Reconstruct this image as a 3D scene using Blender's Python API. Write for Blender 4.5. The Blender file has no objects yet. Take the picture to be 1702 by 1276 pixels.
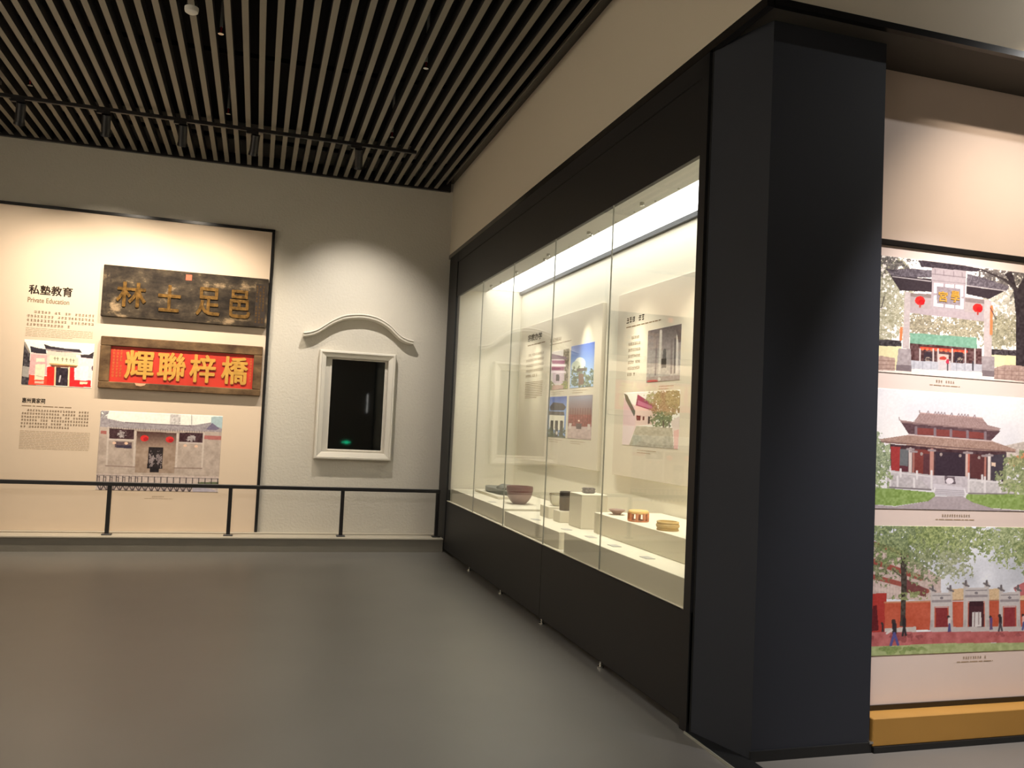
import bpy, bmesh, math, random
import numpy as np
from mathutils import Matrix, Vector

random.seed(7)
scene = bpy.context.scene
C = scene.collection

# ------------------------------------------------------------------ camera, world, exposure
cam_data = bpy.data.cameras.new('camera')
cam_data.sensor_fit = 'HORIZONTAL'
cam_data.sensor_width = 36.0
cam_data.lens = 36.0 * 1404.99 / 1702.0
cam_data.clip_start = 0.05
cam_data.clip_end = 100
cam = bpy.data.objects.new('camera', cam_data)
C.objects.link(cam)
R_RIGHT = (0.955922, -0.289913, 0.046505)
R_DOWN = (0.058745, 0.033656, -0.997705)
R_FWD = (0.287683, 0.956461, 0.049204)
cam.matrix_world = Matrix((
    (R_RIGHT[0], -R_DOWN[0], -R_FWD[0], 0.0),
    (R_RIGHT[1], -R_DOWN[1], -R_FWD[1], 0.0),
    (R_RIGHT[2], -R_DOWN[2], -R_FWD[2], 1.55),
    (0, 0, 0, 1)))
scene.camera = cam

world = bpy.data.worlds.new('world')
scene.world = world
world.use_nodes = True
world.node_tree.nodes['Background'].inputs[0].default_value = (0.5, 0.5, 0.5, 1)
world.node_tree.nodes['Background'].inputs[1].default_value = 0.02

scene.view_settings.view_transform = 'Standard'
scene.view_settings.look = 'None'
scene.view_settings.gamma = 1.0
scene.view_settings.use_curve_mapping = False
scene.view_settings.exposure = 0.17

# lamp powers
WALL_SPOT = 275.0       # track spots on the plaques
WINDOW_SPOT = 225.0
ALCOVE_SPOT = 200.0
HALL_FILL = 170.0  # unseen spots added for general hall light
BOUNCE_FILL = 1000.0  # added lamps, fill light bounced off the side wall
REAR_FILL = 320.0  # added lamp, fill light bounced off the entrance wall
CASE_LIGHT = 4.4
CASE_SPOT = 92.0

# ------------------------------------------------------------------ helpers
def s2l(c):
    c = np.asarray(c, dtype=float) / 255.0
    return np.where(c <= 0.04045, c / 12.92, ((c + 0.055) / 1.055) ** 2.4)

def rgb(r, g, b):
    v = s2l((r, g, b))
    return (float(v[0]), float(v[1]), float(v[2]), 1.0)

MATS = {}
def mat(name, col, rough=0.6, metal=0.0, spec=0.5, var=0.0, vscale=4.0, bump=0.0, bscale=60.0, emit=None, estr=0.0, coat=0.0, stretch=None):
    m = bpy.data.materials.new(name)
    m.use_nodes = True
    nt = m.node_tree
    b = nt.nodes['Principled BSDF']
    b.inputs['Base Color'].default_value = col
    b.inputs['Roughness'].default_value = rough
    b.inputs['Metallic'].default_value = metal
    b.inputs['Specular IOR Level'].default_value = spec
    if coat:
        b.inputs['Coat Weight'].default_value = coat
    tc = nt.nodes.new('ShaderNodeTexCoord')
    src = tc.outputs['Object']
    if stretch:
        mp = nt.nodes.new('ShaderNodeMapping')
        mp.inputs['Scale'].default_value = stretch
        nt.links.new(src, mp.inputs['Vector'])
        src = mp.outputs['Vector']
    if var:
        n = nt.nodes.new('ShaderNodeTexNoise')
        n.inputs['Scale'].default_value = vscale
        n.inputs['Detail'].default_value = 5
        nt.links.new(src, n.inputs['Vector'])
        r = nt.nodes.new('ShaderNodeValToRGB')
        r.color_ramp.elements[0].position = 0.3
        r.color_ramp.elements[1].position = 0.7
        r.color_ramp.elements[0].color = [max(0, c * (1 - var)) for c in col[:3]] + [1]
        r.color_ramp.elements[1].color = [min(1, c * (1 + var)) for c in col[:3]] + [1]
        nt.links.new(n.outputs['Fac'], r.inputs['Fac'])
        nt.links.new(r.outputs['Color'], b.inputs['Base Color'])
    if bump:
        n2 = nt.nodes.new('ShaderNodeTexNoise')
        n2.inputs['Scale'].default_value = bscale
        n2.inputs['Detail'].default_value = 3
        nt.links.new(src, n2.inputs['Vector'])
        bp = nt.nodes.new('ShaderNodeBump')
        bp.inputs['Strength'].default_value = bump
        bp.inputs['Distance'].default_value = 0.01
        nt.links.new(n2.outputs['Fac'], bp.inputs['Height'])
        nt.links.new(bp.outputs['Normal'], b.inputs['Normal'])
    if emit:
        b.inputs['Emission Color'].default_value = emit
        b.inputs['Emission Strength'].default_value = estr
    MATS[name] = m
    return m

def mat_wood_plaque(name, cols, rough=0.5):
    """weathered lacquer: three colours broken up by stretched noise"""
    m = bpy.data.materials.new(name)
    m.use_nodes = True
    nt = m.node_tree
    b = nt.nodes['Principled BSDF']
    b.inputs['Roughness'].default_value = rough
    b.inputs['Specular IOR Level'].default_value = 0.2
    tc = nt.nodes.new('ShaderNodeTexCoord')
    mp = nt.nodes.new('ShaderNodeMapping')
    mp.inputs['Scale'].default_value = (1.6, 4, 2.6)
    n = nt.nodes.new('ShaderNodeTexNoise')
    n.inputs['Scale'].default_value = 2.2
    n.inputs['Detail'].default_value = 8
    n.inputs['Roughness'].default_value = 0.65
    r = nt.nodes.new('ShaderNodeValToRGB')
    el = r.color_ramp.elements
    el[0].position = 0.38; el[0].color = cols[0]
    el[1].position = 0.66; el[1].color = cols[-1]
    for k, c in enumerate(cols[1:-1]):
        e = el.new(0.38 + 0.28 * (k + 1) / (len(cols) - 1)); e.color = c
    nt.links.new(tc.outputs['Object'], mp.inputs['Vector'])
    nt.links.new(mp.outputs['Vector'], n.inputs['Vector'])
    nt.links.new(n.outputs['Fac'], r.inputs['Fac'])
    nt.links.new(r.outputs['Color'], b.inputs['Base Color'])
    bp = nt.nodes.new('ShaderNodeBump')
    bp.inputs['Strength'].default_value = 0.3
    bp.inputs['Distance'].default_value = 0.01
    nt.links.new(n.outputs['Fac'], bp.inputs['Height'])
    nt.links.new(bp.outputs['Normal'], b.inputs['Normal'])
    MATS[name] = m
    return m

def mat_glass():
    m = bpy.data.materials.new('case_glass')
    m.use_nodes = True
    nt = m.node_tree
    nt.nodes.clear()
    out = nt.nodes.new('ShaderNodeOutputMaterial')
    mix = nt.nodes.new('ShaderNodeMixShader')
    tr = nt.nodes.new('ShaderNodeBsdfTransparent')
    tr.inputs[0].default_value = (0.975, 0.985, 0.975, 1)
    gl = nt.nodes.new('ShaderNodeBsdfGlossy')
    gl.inputs['Roughness'].default_value = 0.0
    geo = nt.nodes.new('ShaderNodeNewGeometry')
    dot = nt.nodes.new('ShaderNodeVectorMath'); dot.operation = 'DOT_PRODUCT'
    ab = nt.nodes.new('ShaderNodeMath'); ab.operation = 'ABSOLUTE'
    om = nt.nodes.new('ShaderNodeMath'); om.operation = 'SUBTRACT'; om.inputs[0].default_value = 1.0
    pw = nt.nodes.new('ShaderNodeMath'); pw.operation = 'POWER'; pw.inputs[1].default_value = 5.0
    ma = nt.nodes.new('ShaderNodeMath'); ma.operation = 'MULTIPLY_ADD'
    ma.inputs[1].default_value = 0.96; ma.inputs[2].default_value = 0.04
    L = nt.links.new
    L(geo.outputs['Normal'], dot.inputs[0]); L(geo.outputs['Incoming'], dot.inputs[1])
    L(dot.outputs['Value'], ab.inputs[0]); L(ab.outputs[0], om.inputs[1]); L(om.outputs[0], pw.inputs[0])
    L(pw.outputs[0], ma.inputs[0]); L(ma.outputs[0], mix.inputs['Fac'])
    L(tr.outputs[0], mix.inputs[1]); L(gl.outputs[0], mix.inputs[2]); L(mix.outputs[0], out.inputs['Surface'])
    MATS['case_glass'] = m
    return m

def mat_print():
    m = bpy.data.materials.new('photo_print')
    m.use_nodes = True
    nt = m.node_tree
    b = nt.nodes['Principled BSDF']
    b.inputs['Roughness'].default_value = 0.45
    b.inputs['Specular IOR Level'].default_value = 0.3
    a = nt.nodes.new('ShaderNodeVertexColor')
    a.layer_name = 'ink'
    nt.links.new(a.outputs['Color'], b.inputs['Base Color'])
    MATS['photo_print'] = m

mat('floor_epoxy', rgb(116, 113, 108), rough=0.38, spec=0.5, var=0.06, vscale=1.3)
mat('plaster', rgb(196, 190, 178), rough=0.85, bump=0.55, bscale=34)
mat('wall_paint', rgb(200, 190, 172), rough=0.8)
mat('cream_board', rgb(220, 200, 178), rough=0.6, spec=0.3)
mat('pink_board', rgb(230, 212, 202), rough=0.6, spec=0.3, var=0.02, vscale=3)
mat('window_stone', rgb(212, 206, 194), rough=0.8)
mat('ledge_grey', rgb(118, 113, 103), rough=0.6, var=0.05)
mat('ledge_top', rgb(180, 172, 156), rough=0.6)
mat('black_metal', rgb(26, 24, 25), rough=0.35, spec=0.5)
mat('black_trim', rgb(24, 22, 22), rough=0.22, spec=0.6)
mat('case_dark', rgb(27, 27, 29), rough=0.5, spec=0.35)
mat('gap_black', rgb(9, 9, 9), rough=0.8)
mat('column_paint', rgb(44, 47, 55), rough=0.65, spec=0.3, var=0.04, vscale=2)
mat('soffit_dark', rgb(72, 68, 62), rough=0.7)
mat('slat_grey', rgb(126, 120, 108), rough=0.6)
mat('slat_side', rgb(18, 18, 18), rough=0.8)
mat('deck_black', rgb(7, 7, 7), rough=0.95)
mat('case_white', rgb(228, 222, 205), rough=0.7, spec=0.2)
mat('case_ceiling', rgb(196, 196, 190), rough=0.6)
mat('plinth_white', rgb(222, 215, 196), rough=0.7, spec=0.2)
mat('case_panel', rgb(218, 208, 190), rough=0.6, spec=0.25)
mat('seam_grey', rgb(150, 150, 140), rough=0.4)
mat('light_diffuser', (1, 1, 1, 1), rough=0.6, emit=(1.0, 1.0, 0.98, 1), estr=CASE_LIGHT)
mat('rivet_steel', rgb(190, 188, 180), rough=0.25, metal=0.9)
mat('ink', rgb(46, 38, 32), rough=0.8, spec=0.1)
mat('ink_soft', rgb(136, 114, 90), rough=0.8, spec=0.1)
mat('ink_faint', rgb(176, 154, 128), rough=0.8, spec=0.1)
mat('caption_plate', rgb(176, 172, 164), rough=0.5)
mat('mustard', rgb(174, 130, 60), rough=0.6, var=0.03)
mat('kick_black', rgb(24, 25, 26), rough=0.5)
mat('dark_pane', rgb(4, 6, 6), rough=0.03, spec=0.5)
mat('white_plastic', rgb(215, 212, 205), rough=0.5)
mat('red_bulb', rgb(150, 40, 40), rough=0.2)
mat('exit_green', rgb(10, 120, 70), rough=0.4, emit=(0.02, 1.0, 0.45, 1), estr=9.0)
mat('streak_white', (1, 1, 1, 1), rough=0.4, emit=(1, 0.97, 0.9, 1), estr=10.0)  # glow of the added bar behind the visitor
mat('gold_leaf', rgb(200, 150, 62), rough=0.5, metal=0.0, spec=0.6, var=0.12, vscale=18)
mat('old_gold', rgb(122, 90, 44), rough=0.32, metal=0.55, var=0.55, vscale=26)
mat('plaque_red', rgb(196, 52, 34), rough=0.5, var=0.12, vscale=5)
mat('seal_red', rgb(205, 88, 58), rough=0.6, var=0.2, vscale=60)
mat('paint_loss', rgb(214, 166, 130), rough=0.7)
mat('plaque_mark', rgb(44, 34, 28), rough=0.8)
mat('red_mark', rgb(206, 120, 60), rough=0.8)
mat_wood_plaque('black_lacquer', [rgb(30, 24, 19), rgb(48, 40, 32), rgb(70, 60, 47), rgb(148, 126, 98)], 0.7)
mat_wood_plaque('frame_wood', [rgb(74, 54, 38), rgb(102, 80, 56), rgb(128, 100, 70)], 0.6)
mat('clay_maroon', rgb(104, 48, 44), rough=0.35, var=0.1)
mat('clay_mauve', rgb(142, 116, 112), rough=0.4, var=0.08, vscale=9)
mat('inkstone', rgb(112, 114, 106), rough=0.6, var=0.25, vscale=14, bump=0.5, bscale=30)
mat('celadon', rgb(228, 222, 200), rough=0.2)
mat('brown_line', rgb(112, 92, 66), rough=0.4)
mat('bamboo_dark', rgb(96, 80, 62), rough=0.55, var=0.3, vscale=40)
mat('bamboo_rim', rgb(52, 40, 32), rough=0.5)
mat('soapstone', rgb(134, 126, 122), rough=0.5, var=0.45, vscale=60, bump=0.7, bscale=70)
mat('dish_clay', rgb(148, 118, 106), rough=0.6, var=0.1)
mat('ochre_glaze', rgb(232, 192, 120), rough=0.35, var=0.12, vscale=14)
mat('ochre_red', rgb(206, 132, 92), rough=0.4, var=0.3, vscale=30)
mat('sand_ceramic', rgb(204, 174, 114), rough=0.45, var=0.1, vscale=16)
mat_glass()
mat_print()

def finish(ob, parent):
    C.objects.link(ob)
    if parent is not None:
        ob.parent = parent
    return ob

WORLD_LOC = {}
def base_of(parent):
    p = Vector((0, 0, 0))
    while parent is not None:
        p = p + parent.location
        parent = parent.parent
    return p

def obj(name, bm, m, parent=None, loc=None, smooth=False):
    """bm is in world coordinates; it becomes ONE mesh object (child of parent)"""
    me = bpy.data.meshes.new(name)
    if loc is None and parent is None:
        xs = [v.co for v in bm.verts]
        lo = Vector((min(v.x for v in xs), min(v.y for v in xs), min(v.z for v in xs)))
        hi = Vector((max(v.x for v in xs), max(v.y for v in xs), max(v.z for v in xs)))
        loc = Vector(((lo.x + hi.x) / 2, (lo.y + hi.y) / 2, lo.z))
    shift = base_of(parent) if parent is not None else Vector(loc)
    bmesh.ops.translate(bm, vec=-shift, verts=bm.verts)
    bmesh.ops.recalc_face_normals(bm, faces=bm.faces)
    bm.to_mesh(me)
    bm.free()
    mm = m if isinstance(m, (list, tuple)) else [m]
    for k in mm:
        me.materials.append(MATS[k])
    if smooth:
        for p in me.polygons:
            p.use_smooth = True
        try:
            me.set_sharp_from_angle(angle=math.radians(40))
        except Exception:
            pass
    ob = bpy.data.objects.new(name, me)
    if parent is None:
        ob.location = loc
    return finish(ob, parent)

def tag(o, label, cat, group=None, kind=None):
    o['label'] = label
    o['category'] = cat
    if group: o['group'] = group
    if kind: o['kind'] = kind
    return o

def thing(name, loc, label, cat, group=None, kind=None):
    o = bpy.data.objects.new(name, None)
    o.empty_display_size = 0.1
    C.objects.link(o)
    o.location = loc
    return tag(o, label, cat, group, kind)

def B(*boxes, bevel=0.0, seg=1):
    """bmesh of axis-aligned boxes (x0,x1,y0,y1,z0,z1)"""
    bm = bmesh.new()
    for (x0, x1, y0, y1, z0, z1) in boxes:
        r = bmesh.ops.create_cube(bm, size=1.0)
        bmesh.ops.scale(bm, vec=(x1 - x0, y1 - y0, z1 - z0), verts=r['verts'])
        bmesh.ops.translate(bm, vec=((x0 + x1) / 2, (y0 + y1) / 2, (z0 + z1) / 2), verts=r['verts'])
    if bevel:
        bmesh.ops.bevel(bm, geom=list(bm.edges), offset=bevel, segments=seg, affect='EDGES')
    return bm

def lathe(profile, n=40, center=(0, 0, 0)):
    """profile: (r,z) pairs; closed at the axis when r=0"""
    bm = bmesh.new()
    rings = []
    for (r, z) in profile:
        if r < 1e-6:
            rings.append([bm.verts.new((center[0], center[1], center[2] + z))])
        else:
            rings.append([bm.verts.new((center[0] + r * math.cos(2 * math.pi * k / n), center[1] + r * math.sin(2 * math.pi * k / n), center[2] + z)) for k in range(n)])
    for a, b in zip(rings[:-1], rings[1:]):
        for k in range(n):
            k2 = (k + 1) % n
            if len(a) == 1 and len(b) == 1: continue
            if len(a) == 1: bm.faces.new((a[0], b[k], b[k2]))
            elif len(b) == 1: bm.faces.new((a[k], a[k2], b[0]))
            else: bm.faces.new((a[k], a[k2], b[k2], b[k]))
    return bm

def tube(p0, p1, r, n=16, r2=None, cap=True):
    bm = bmesh.new()
    p0, p1 = Vector(p0), Vector(p1)
    d = (p1 - p0)
    res = bmesh.ops.create_cone(bm, cap_ends=cap, segments=n, radius1=r, radius2=r if r2 is None else r2, depth=d.length)
    q = Vector((0, 0, 1)).rotation_difference(d.normalized()).to_matrix().to_4x4()
    bmesh.ops.transform(bm, matrix=Matrix.Translation((p0 + p1) / 2) @ q, verts=bm.verts)
    return bm

def join(*bms):
    out = bmesh.new()
    for b in bms:
        me = bpy.data.meshes.new('tmp')
        b.to_mesh(me); b.free()
        out.from_mesh(me)
        bpy.data.meshes.remove(me)
    return out

# a print plane: origin (left, bottom), u to the right, v up, n towards the viewer
class Plane:
    def __init__(self, o, u, n):
        self.o, self.u, self.v, self.n = Vector(o), Vector(u), Vector((0, 0, 1)), Vector(n)
    def p(self, u, v, h=0.0):
        return self.o + self.u * u + self.v * v + self.n * h
    def matrix(self, u, v, h):
        m = Matrix.Identity(4)
        for i in range(3):
            m[i][0], m[i][1], m[i][2] = self.u[i], self.v[i], self.n[i]
        t = self.p(u, v, h)
        for i in range(3):
            m[i][3] = t[i]
        return m

def facing_room(y):      # u = world x, v = world z
    return Plane((0, y, 0), (1, 0, 0), (0, -1, 0))
def facing_case(x):      # u = -world y, v = world z
    return Plane((x, 0, 0), (0, -1, 0), (-1, 0, 0))

def text(name, body, plane, u0, u1, v0, v1, m, parent, bold=0.0, extrude=0.0, h=0.0012, fat=0.0):
    """lettering fitted into a box on a plane"""
    cu = bpy.data.curves.new('lettering', 'FONT')
    cu.body = body
    cu.size = 1.0
    cu.offset = bold
    cu.extrude = extrude / max(1e-6, (v1 - v0)) if extrude else 0.0
    cu.resolution_u = 3
    tmp = bpy.data.objects.new('lettering_tmp', cu)
    C.objects.link(tmp)
    dg = bpy.context.evaluated_depsgraph_get()
    me = bpy.data.meshes.new_from_object(tmp.evaluated_get(dg))
    bpy.data.objects.remove(tmp)
    bpy.data.curves.remove(cu)
    bm = bmesh.new()
    bm.from_mesh(me)
    bpy.data.meshes.remove(me)
    if not bm.verts:
        bm.free(); return None
    xs = [v.co.x for v in bm.verts]; ys = [v.co.y for v in bm.verts]
    sx = (u1 - u0) / (max(xs) - min(xs)); sy = (v1 - v0) / (max(ys) - min(ys))
    x0, y0 = min(xs), min(ys)
    for v in bm.verts:
        v.co = Vector(((v.co.x - x0) * sx, (v.co.y - y0) * sy, v.co.z * (v1 - v0)))
    if fat:
        # brush weight: the same strokes laid over each other, slightly shifted
        src = bpy.data.meshes.new('tmp')
        bm.to_mesh(src)
        for q in range(10):
            a = q * math.pi / 5
            n0 = len(bm.verts)
            bm.from_mesh(src)
            bm.verts.ensure_lookup_table()
            for v in bm.verts[n0:]:
                v.co += Vector((fat * math.cos(a), fat * math.sin(a), -.00012 * (q + 1)))
        bpy.data.meshes.remove(src)
    bmesh.ops.transform(bm, matrix=plane.matrix(u0, v0, h), verts=bm.verts)
    me = bpy.data.meshes.new(name)
    bmesh.ops.translate(bm, vec=-base_of(parent), verts=bm.verts)
    bm.to_mesh(me); bm.free()
    me.materials.append(MATS[m])
    return finish(bpy.data.objects.new(name, me), parent)

def quads(name, plane, rects, m, parent, h=0.0012):
    """flat printed marks: rects of (u0,u1,v0,v1)"""
    bm = bmesh.new()
    for (u0, u1, v0, v1) in rects:
        bm.faces.new([bm.verts.new(plane.p(u, v, h)) for u, v in ((u0, v0), (u1, v0), (u1, v1), (u0, v1))])
    me = bpy.data.meshes.new(name)
    bmesh.ops.translate(bm, vec=-base_of(parent), verts=bm.verts)
    bm.to_mesh(me); bm.free()
    me.materials.append(MATS[m])
    o = finish(bpy.data.objects.new(name, me), parent)
    if len(rects) > 1: o['kind'] = 'stuff'
    return o

def marks_cjk(u0, u1, vtop, size, rows, gap, rnd, indent=True, last=0.7):
    """tiny square marks of strokes too small to read"""
    out = []
    for r in range(rows):
        v1 = vtop - r * (size + gap); v0 = v1 - size
        u = u0 + (2 * size if (r == 0 and indent) else 0)
        end = u0 + (u1 - u0) * (last if r == rows - 1 else 1)
        while u + size < end:
            if rnd.random() > 0.07:
                w = size * 0.86; t = size * 0.13
                for k in range(3):
                    a = v0 + size * (0.1 + 0.3 * k + rnd.uniform(-.05, .05))
                    out.append((u + w * rnd.uniform(0, .25), u + w * rnd.uniform(.75, 1), a, a + t))
                b = u + w * rnd.uniform(0.2, 0.7)
                out.append((b, b + t, v0 + size * rnd.uniform(0, .2), v1 - size * rnd.uniform(0, .2)))
            u += size
    return out

def marks_latin(u0, u1, vtop, size, rows, gap, rnd, last=0.7):
    out = []
    for r in range(rows):
        v1 = vtop - r * (size + gap); v0 = v1 - size
        u = u0
        end = u0 + (u1 - u0) * (last if r == rows - 1 else 1)
        while u < end:
            w = min(size * rnd.uniform(1.2, 5), end - u)
            out.append((u, u + w, v0 + size * .28, v1 - size * .32))
            u += w + size * 0.5
    return out

# ------------------------------------------------------------------ picture printing (ink on a fine grid)
def vnoise(x, y, scale, seed):
    """smooth value noise"""
    rs = np.random.RandomState(seed)
    tab = rs.rand(64, 64)
    fx, fy = x / scale, y / scale
    ix, iy = np.floor(fx).astype(int), np.floor(fy).astype(int)
    tx, ty = fx - ix, fy - iy
    tx, ty = tx * tx * (3 - 2 * tx), ty * ty * (3 - 2 * ty)
    g = lambda a, b: tab[a % 64, b % 64]
    return (g(ix, iy) * (1 - tx) + g(ix + 1, iy) * tx) * (1 - ty) + (g(ix, iy + 1) * (1 - tx) + g(ix + 1, iy + 1) * tx) * ty

class Picture:
    """a picture drawn in sketch units; quad = sketch positions of its TL, TR, BR, BL corners"""
    def __init__(self, quad, res=1.0, bg=(240, 235, 230)):
        q = [np.array(c, float) for c in quad]
        self.nu = int(max(np.linalg.norm(q[1] - q[0]), np.linalg.norm(q[2] - q[3])) * res) + 2
        self.nv = int(max(np.linalg.norm(q[3] - q[0]), np.linalg.norm(q[2] - q[1])) * res) + 2
        src = [(0, 0), (1, 0), (1, 1), (0, 1)]
        A = []; b = []
        for (u, v), (x, y) in zip(src, q):
            A.append([u, v, 1, 0, 0, 0, -u * x, -v * x]); b.append(x)
            A.append([0, 0, 0, u, v, 1, -u * y, -v * y]); b.append(y)
        h = np.linalg.solve(np.array(A), np.array(b))
        U, V = np.meshgrid(np.linspace(0, 1, self.nu), np.linspace(0, 1, self.nv))
        w = h[6] * U + h[7] * V + 1
        self.x = (h[0] * U + h[1] * V + h[2]) / w
        self.y = (h[3] * U + h[4] * V + h[5]) / w
        self.U, self.V = U, V
        self.img = np.ones(U.shape + (3,)) * np.array(bg, float)
    def put(self, mask, col, a=1.0):
        col = np.array(col, float)
        m = (mask.astype(float) * a)[..., None]
        self.img = self.img * (1 - m) + col * m
    def poly_mask(self, pts):
        x, y = self.x, self.y
        inside = np.zeros(x.shape, bool)
        n = len(pts)
        for i in range(n):
            x0, y0 = pts[i]; x1, y1 = pts[(i + 1) % n]
            if y0 == y1: continue
            c = ((y0 > y) != (y1 > y)) & (x < (x1 - x0) * (y - y0) / (y1 - y0) + x0)
            inside ^= c
        return inside
    def poly(self, pts, col, a=1.0, grain=0.0, seed=1, scale=3):
        m = self.poly_mask(pts)
        self.put(m, col, a)
        if grain:
            nz = (vnoise(self.x, self.y, scale, seed) - .5) * 2 * grain
            self.img[m] = np.clip(self.img[m] + nz[m][:, None] * 255, 0, 255)
        return m
    def ell(self, cx, cy, rx, ry, col, a=1.0):
        self.put(((self.x - cx) / rx) ** 2 + ((self.y - cy) / ry) ** 2 < 1, col, a)
    def line(self, p0, p1, w, col, a=1.0):
        p0, p1 = np.array(p0, float), np.array(p1, float)
        d = p1 - p0; L2 = max(1e-6, d @ d)
        t = np.clip(((self.x - p0[0]) * d[0] + (self.y - p0[1]) * d[1]) / L2, 0, 1)
        dist = np.hypot(self.x - p0[0] - t * d[0], self.y - p0[1] - t * d[1])
        self.put(np.clip((w / 2 + .5 - dist), 0, 1), col, a)
    def grad(self, pts, c0, c1, y0, y1):
        m = self.poly_mask(pts) if pts else np.ones(self.x.shape, bool)
        t = np.clip((self.y - y0) / (y1 - y0), 0, 1)[..., None]
        col = np.array(c0, float) * (1 - t) + np.array(c1, float) * t
        self.img[m] = col[m]
    def leaves(self, cx, cy, rx, ry, c0, c1, dens=0.55, scale=5, seed=3):
        d = ((self.x - cx) / rx) ** 2 + ((self.y - cy) / ry) ** 2
        n = 0.5 * vnoise(self.x, self.y, scale, seed) + 0.3 * vnoise(self.x, self.y, scale * .45, seed + 9) + 0.2 * vnoise(self.x, self.y, scale * 2.2, seed + 11)
        n = (n - .5) * 1.5 + .5
        m = n > (0.80 - dens * 0.62) + 0.40 * np.maximum(d - .25, 0)
        m &= d < 1.8
        t = (0.5 * vnoise(self.x, self.y, scale * .7, seed + 4) + 0.5 * vnoise(self.x, self.y, scale * .3, seed + 5))[..., None]
        t = np.clip((t - .25) * 2, 0, 1)
        col = np.array(c0, float) * (1 - t) + np.array(c1, float) * t
        self.img[m] = col[m] * .9 + self.img[m] * .1
    def grain(self, a, scale=2.5, seed=2):
        self.img = np.clip(self.img + ((vnoise(self.x, self.y, scale, seed) - .5) * 2 * a * 255)[..., None], 0, 255)
    def build(self, name, plane, u0, u1, v0, v1, parent, label=None, h=0.002, wash=0.0):
        if wash:
            g = self.img.mean(-1, keepdims=True)
            self.img = g + (self.img - g) * (1 - .30 * wash)
            self.img = 255 * np.clip(self.img / 255, 0, 1) ** (1 - .26 * wash)
        nu, nv = self.nu, self.nv
        P = np.zeros((nv, nu, 3))
        o = np.array(plane.o - base_of(parent)); uu = np.array(plane.u); vv = np.array(plane.v); nn = np.array(plane.n)
        P[:] = o + nn * h
        P += (u0 + (u1 - u0) * self.U)[..., None] * uu + (v1 + (v0 - v1) * self.V)[..., None] * vv
        verts = P.reshape(-1, 3)
        idx = np.arange(nu * nv).reshape(nv, nu)
        f = np.stack([idx[1:, :-1], idx[1:, 1:], idx[:-1, 1:], idx[:-1, :-1]], -1).reshape(-1, 4)
        # rim so that the print has a real thickness down to its board
        ring = np.concatenate([idx[0, :], idx[1:, -1], idx[-1, -2::-1], idx[-2:0:-1, 0]])
        nb = len(verts)
        verts = np.concatenate([verts, verts[ring] - nn * h])
        k = np.arange(len(ring)); k2 = (k + 1) % len(ring)
        rim = np.stack([ring[k], ring[k2], nb + k2, nb + k], -1)
        f = np.concatenate([f, rim])
        me = bpy.data.meshes.new(name)
        me.vertices.add(len(verts)); me.vertices.foreach_set('co', verts.astype(np.float32).ravel())
        me.loops.add(len(f) * 4); me.loops.foreach_set('vertex_index', f.astype(np.int32).ravel())
        me.polygons.add(len(f)); me.polygons.foreach_set('loop_start', np.arange(0, len(f) * 4, 4, dtype=np.int32))
        me.update(calc_edges=True)
        col = np.ones((len(verts), 4), np.float32)
        col[:nb, :3] = s2l(np.clip(self.img, 0, 255)).reshape(-1, 3)
        col[nb:, :3] = 0.7
        at = me.color_attributes.new('ink', 'FLOAT_COLOR', 'POINT')
        at.data.foreach_set('color', col.ravel())
        me.materials.append(MATS['photo_print'])
        ob = finish(bpy.data.objects.new(name, me), parent)
        if label: ob['label'] = label
        return ob

# ================================================================== SETTING
YB = 10.45          # back wall face
XC = 2.24           # front plane of the display case and of the white bulkhead above it
ZS = 4.49           # underside of the ceiling slats

o = obj('floor', B((-4.6, 6.2, -4.2, 10.7, -0.1, 0)), 'floor_epoxy')
tag(o, 'smooth grey epoxy floor of the exhibition hall', 'floor', kind='structure')

# ceiling: black deck and one slat object for each batten
ceil = thing('ceiling', (0, 3, ZS), 'black ceiling hung with long parallel grey battens', 'ceiling', kind='structure')
obj('ceiling_deck', B((-4.6, 6.2, -4.2, 10.7, 5.0, 5.1)), 'deck_black', ceil)
bm = B((-0.0235, 0.0235, -4.15, 10.40, 0, 0.10))
bmesh.ops.translate(bm, vec=(0, -3, 0), verts=bm.verts)
slat_me = bpy.data.meshes.new('ceiling_slat')
for f in bm.faces:
    f.material_index = 0 if f.normal.z < -0.5 else 1
bm.to_mesh(slat_me); bm.free()
slat_me.materials.append(MATS['slat_grey']); slat_me.materials.append(MATS['slat_side'])
x = -0.122 - 35 * 0.125
while x < 2.12:
    s = bpy.data.objects.new('ceiling_slat', slat_me)
    C.objects.link(s); s.parent = ceil; s.location = (x, 0, 0)
    x += 0.125
# carriers across the battens, seen in the gaps
for yy in (0.6, 2.9, 5.2, 7.5, 9.8):
    obj('carrier_rail', B((-4.5, 2.14, yy - .02, yy + .02, ZS + .10, ZS + .14)), 'deck_black', ceil)
obj('edge_channel', B((-4.5, 2.2, 10.40, 10.45, ZS - .02, ZS + .12)), 'black_metal', ceil)

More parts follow.
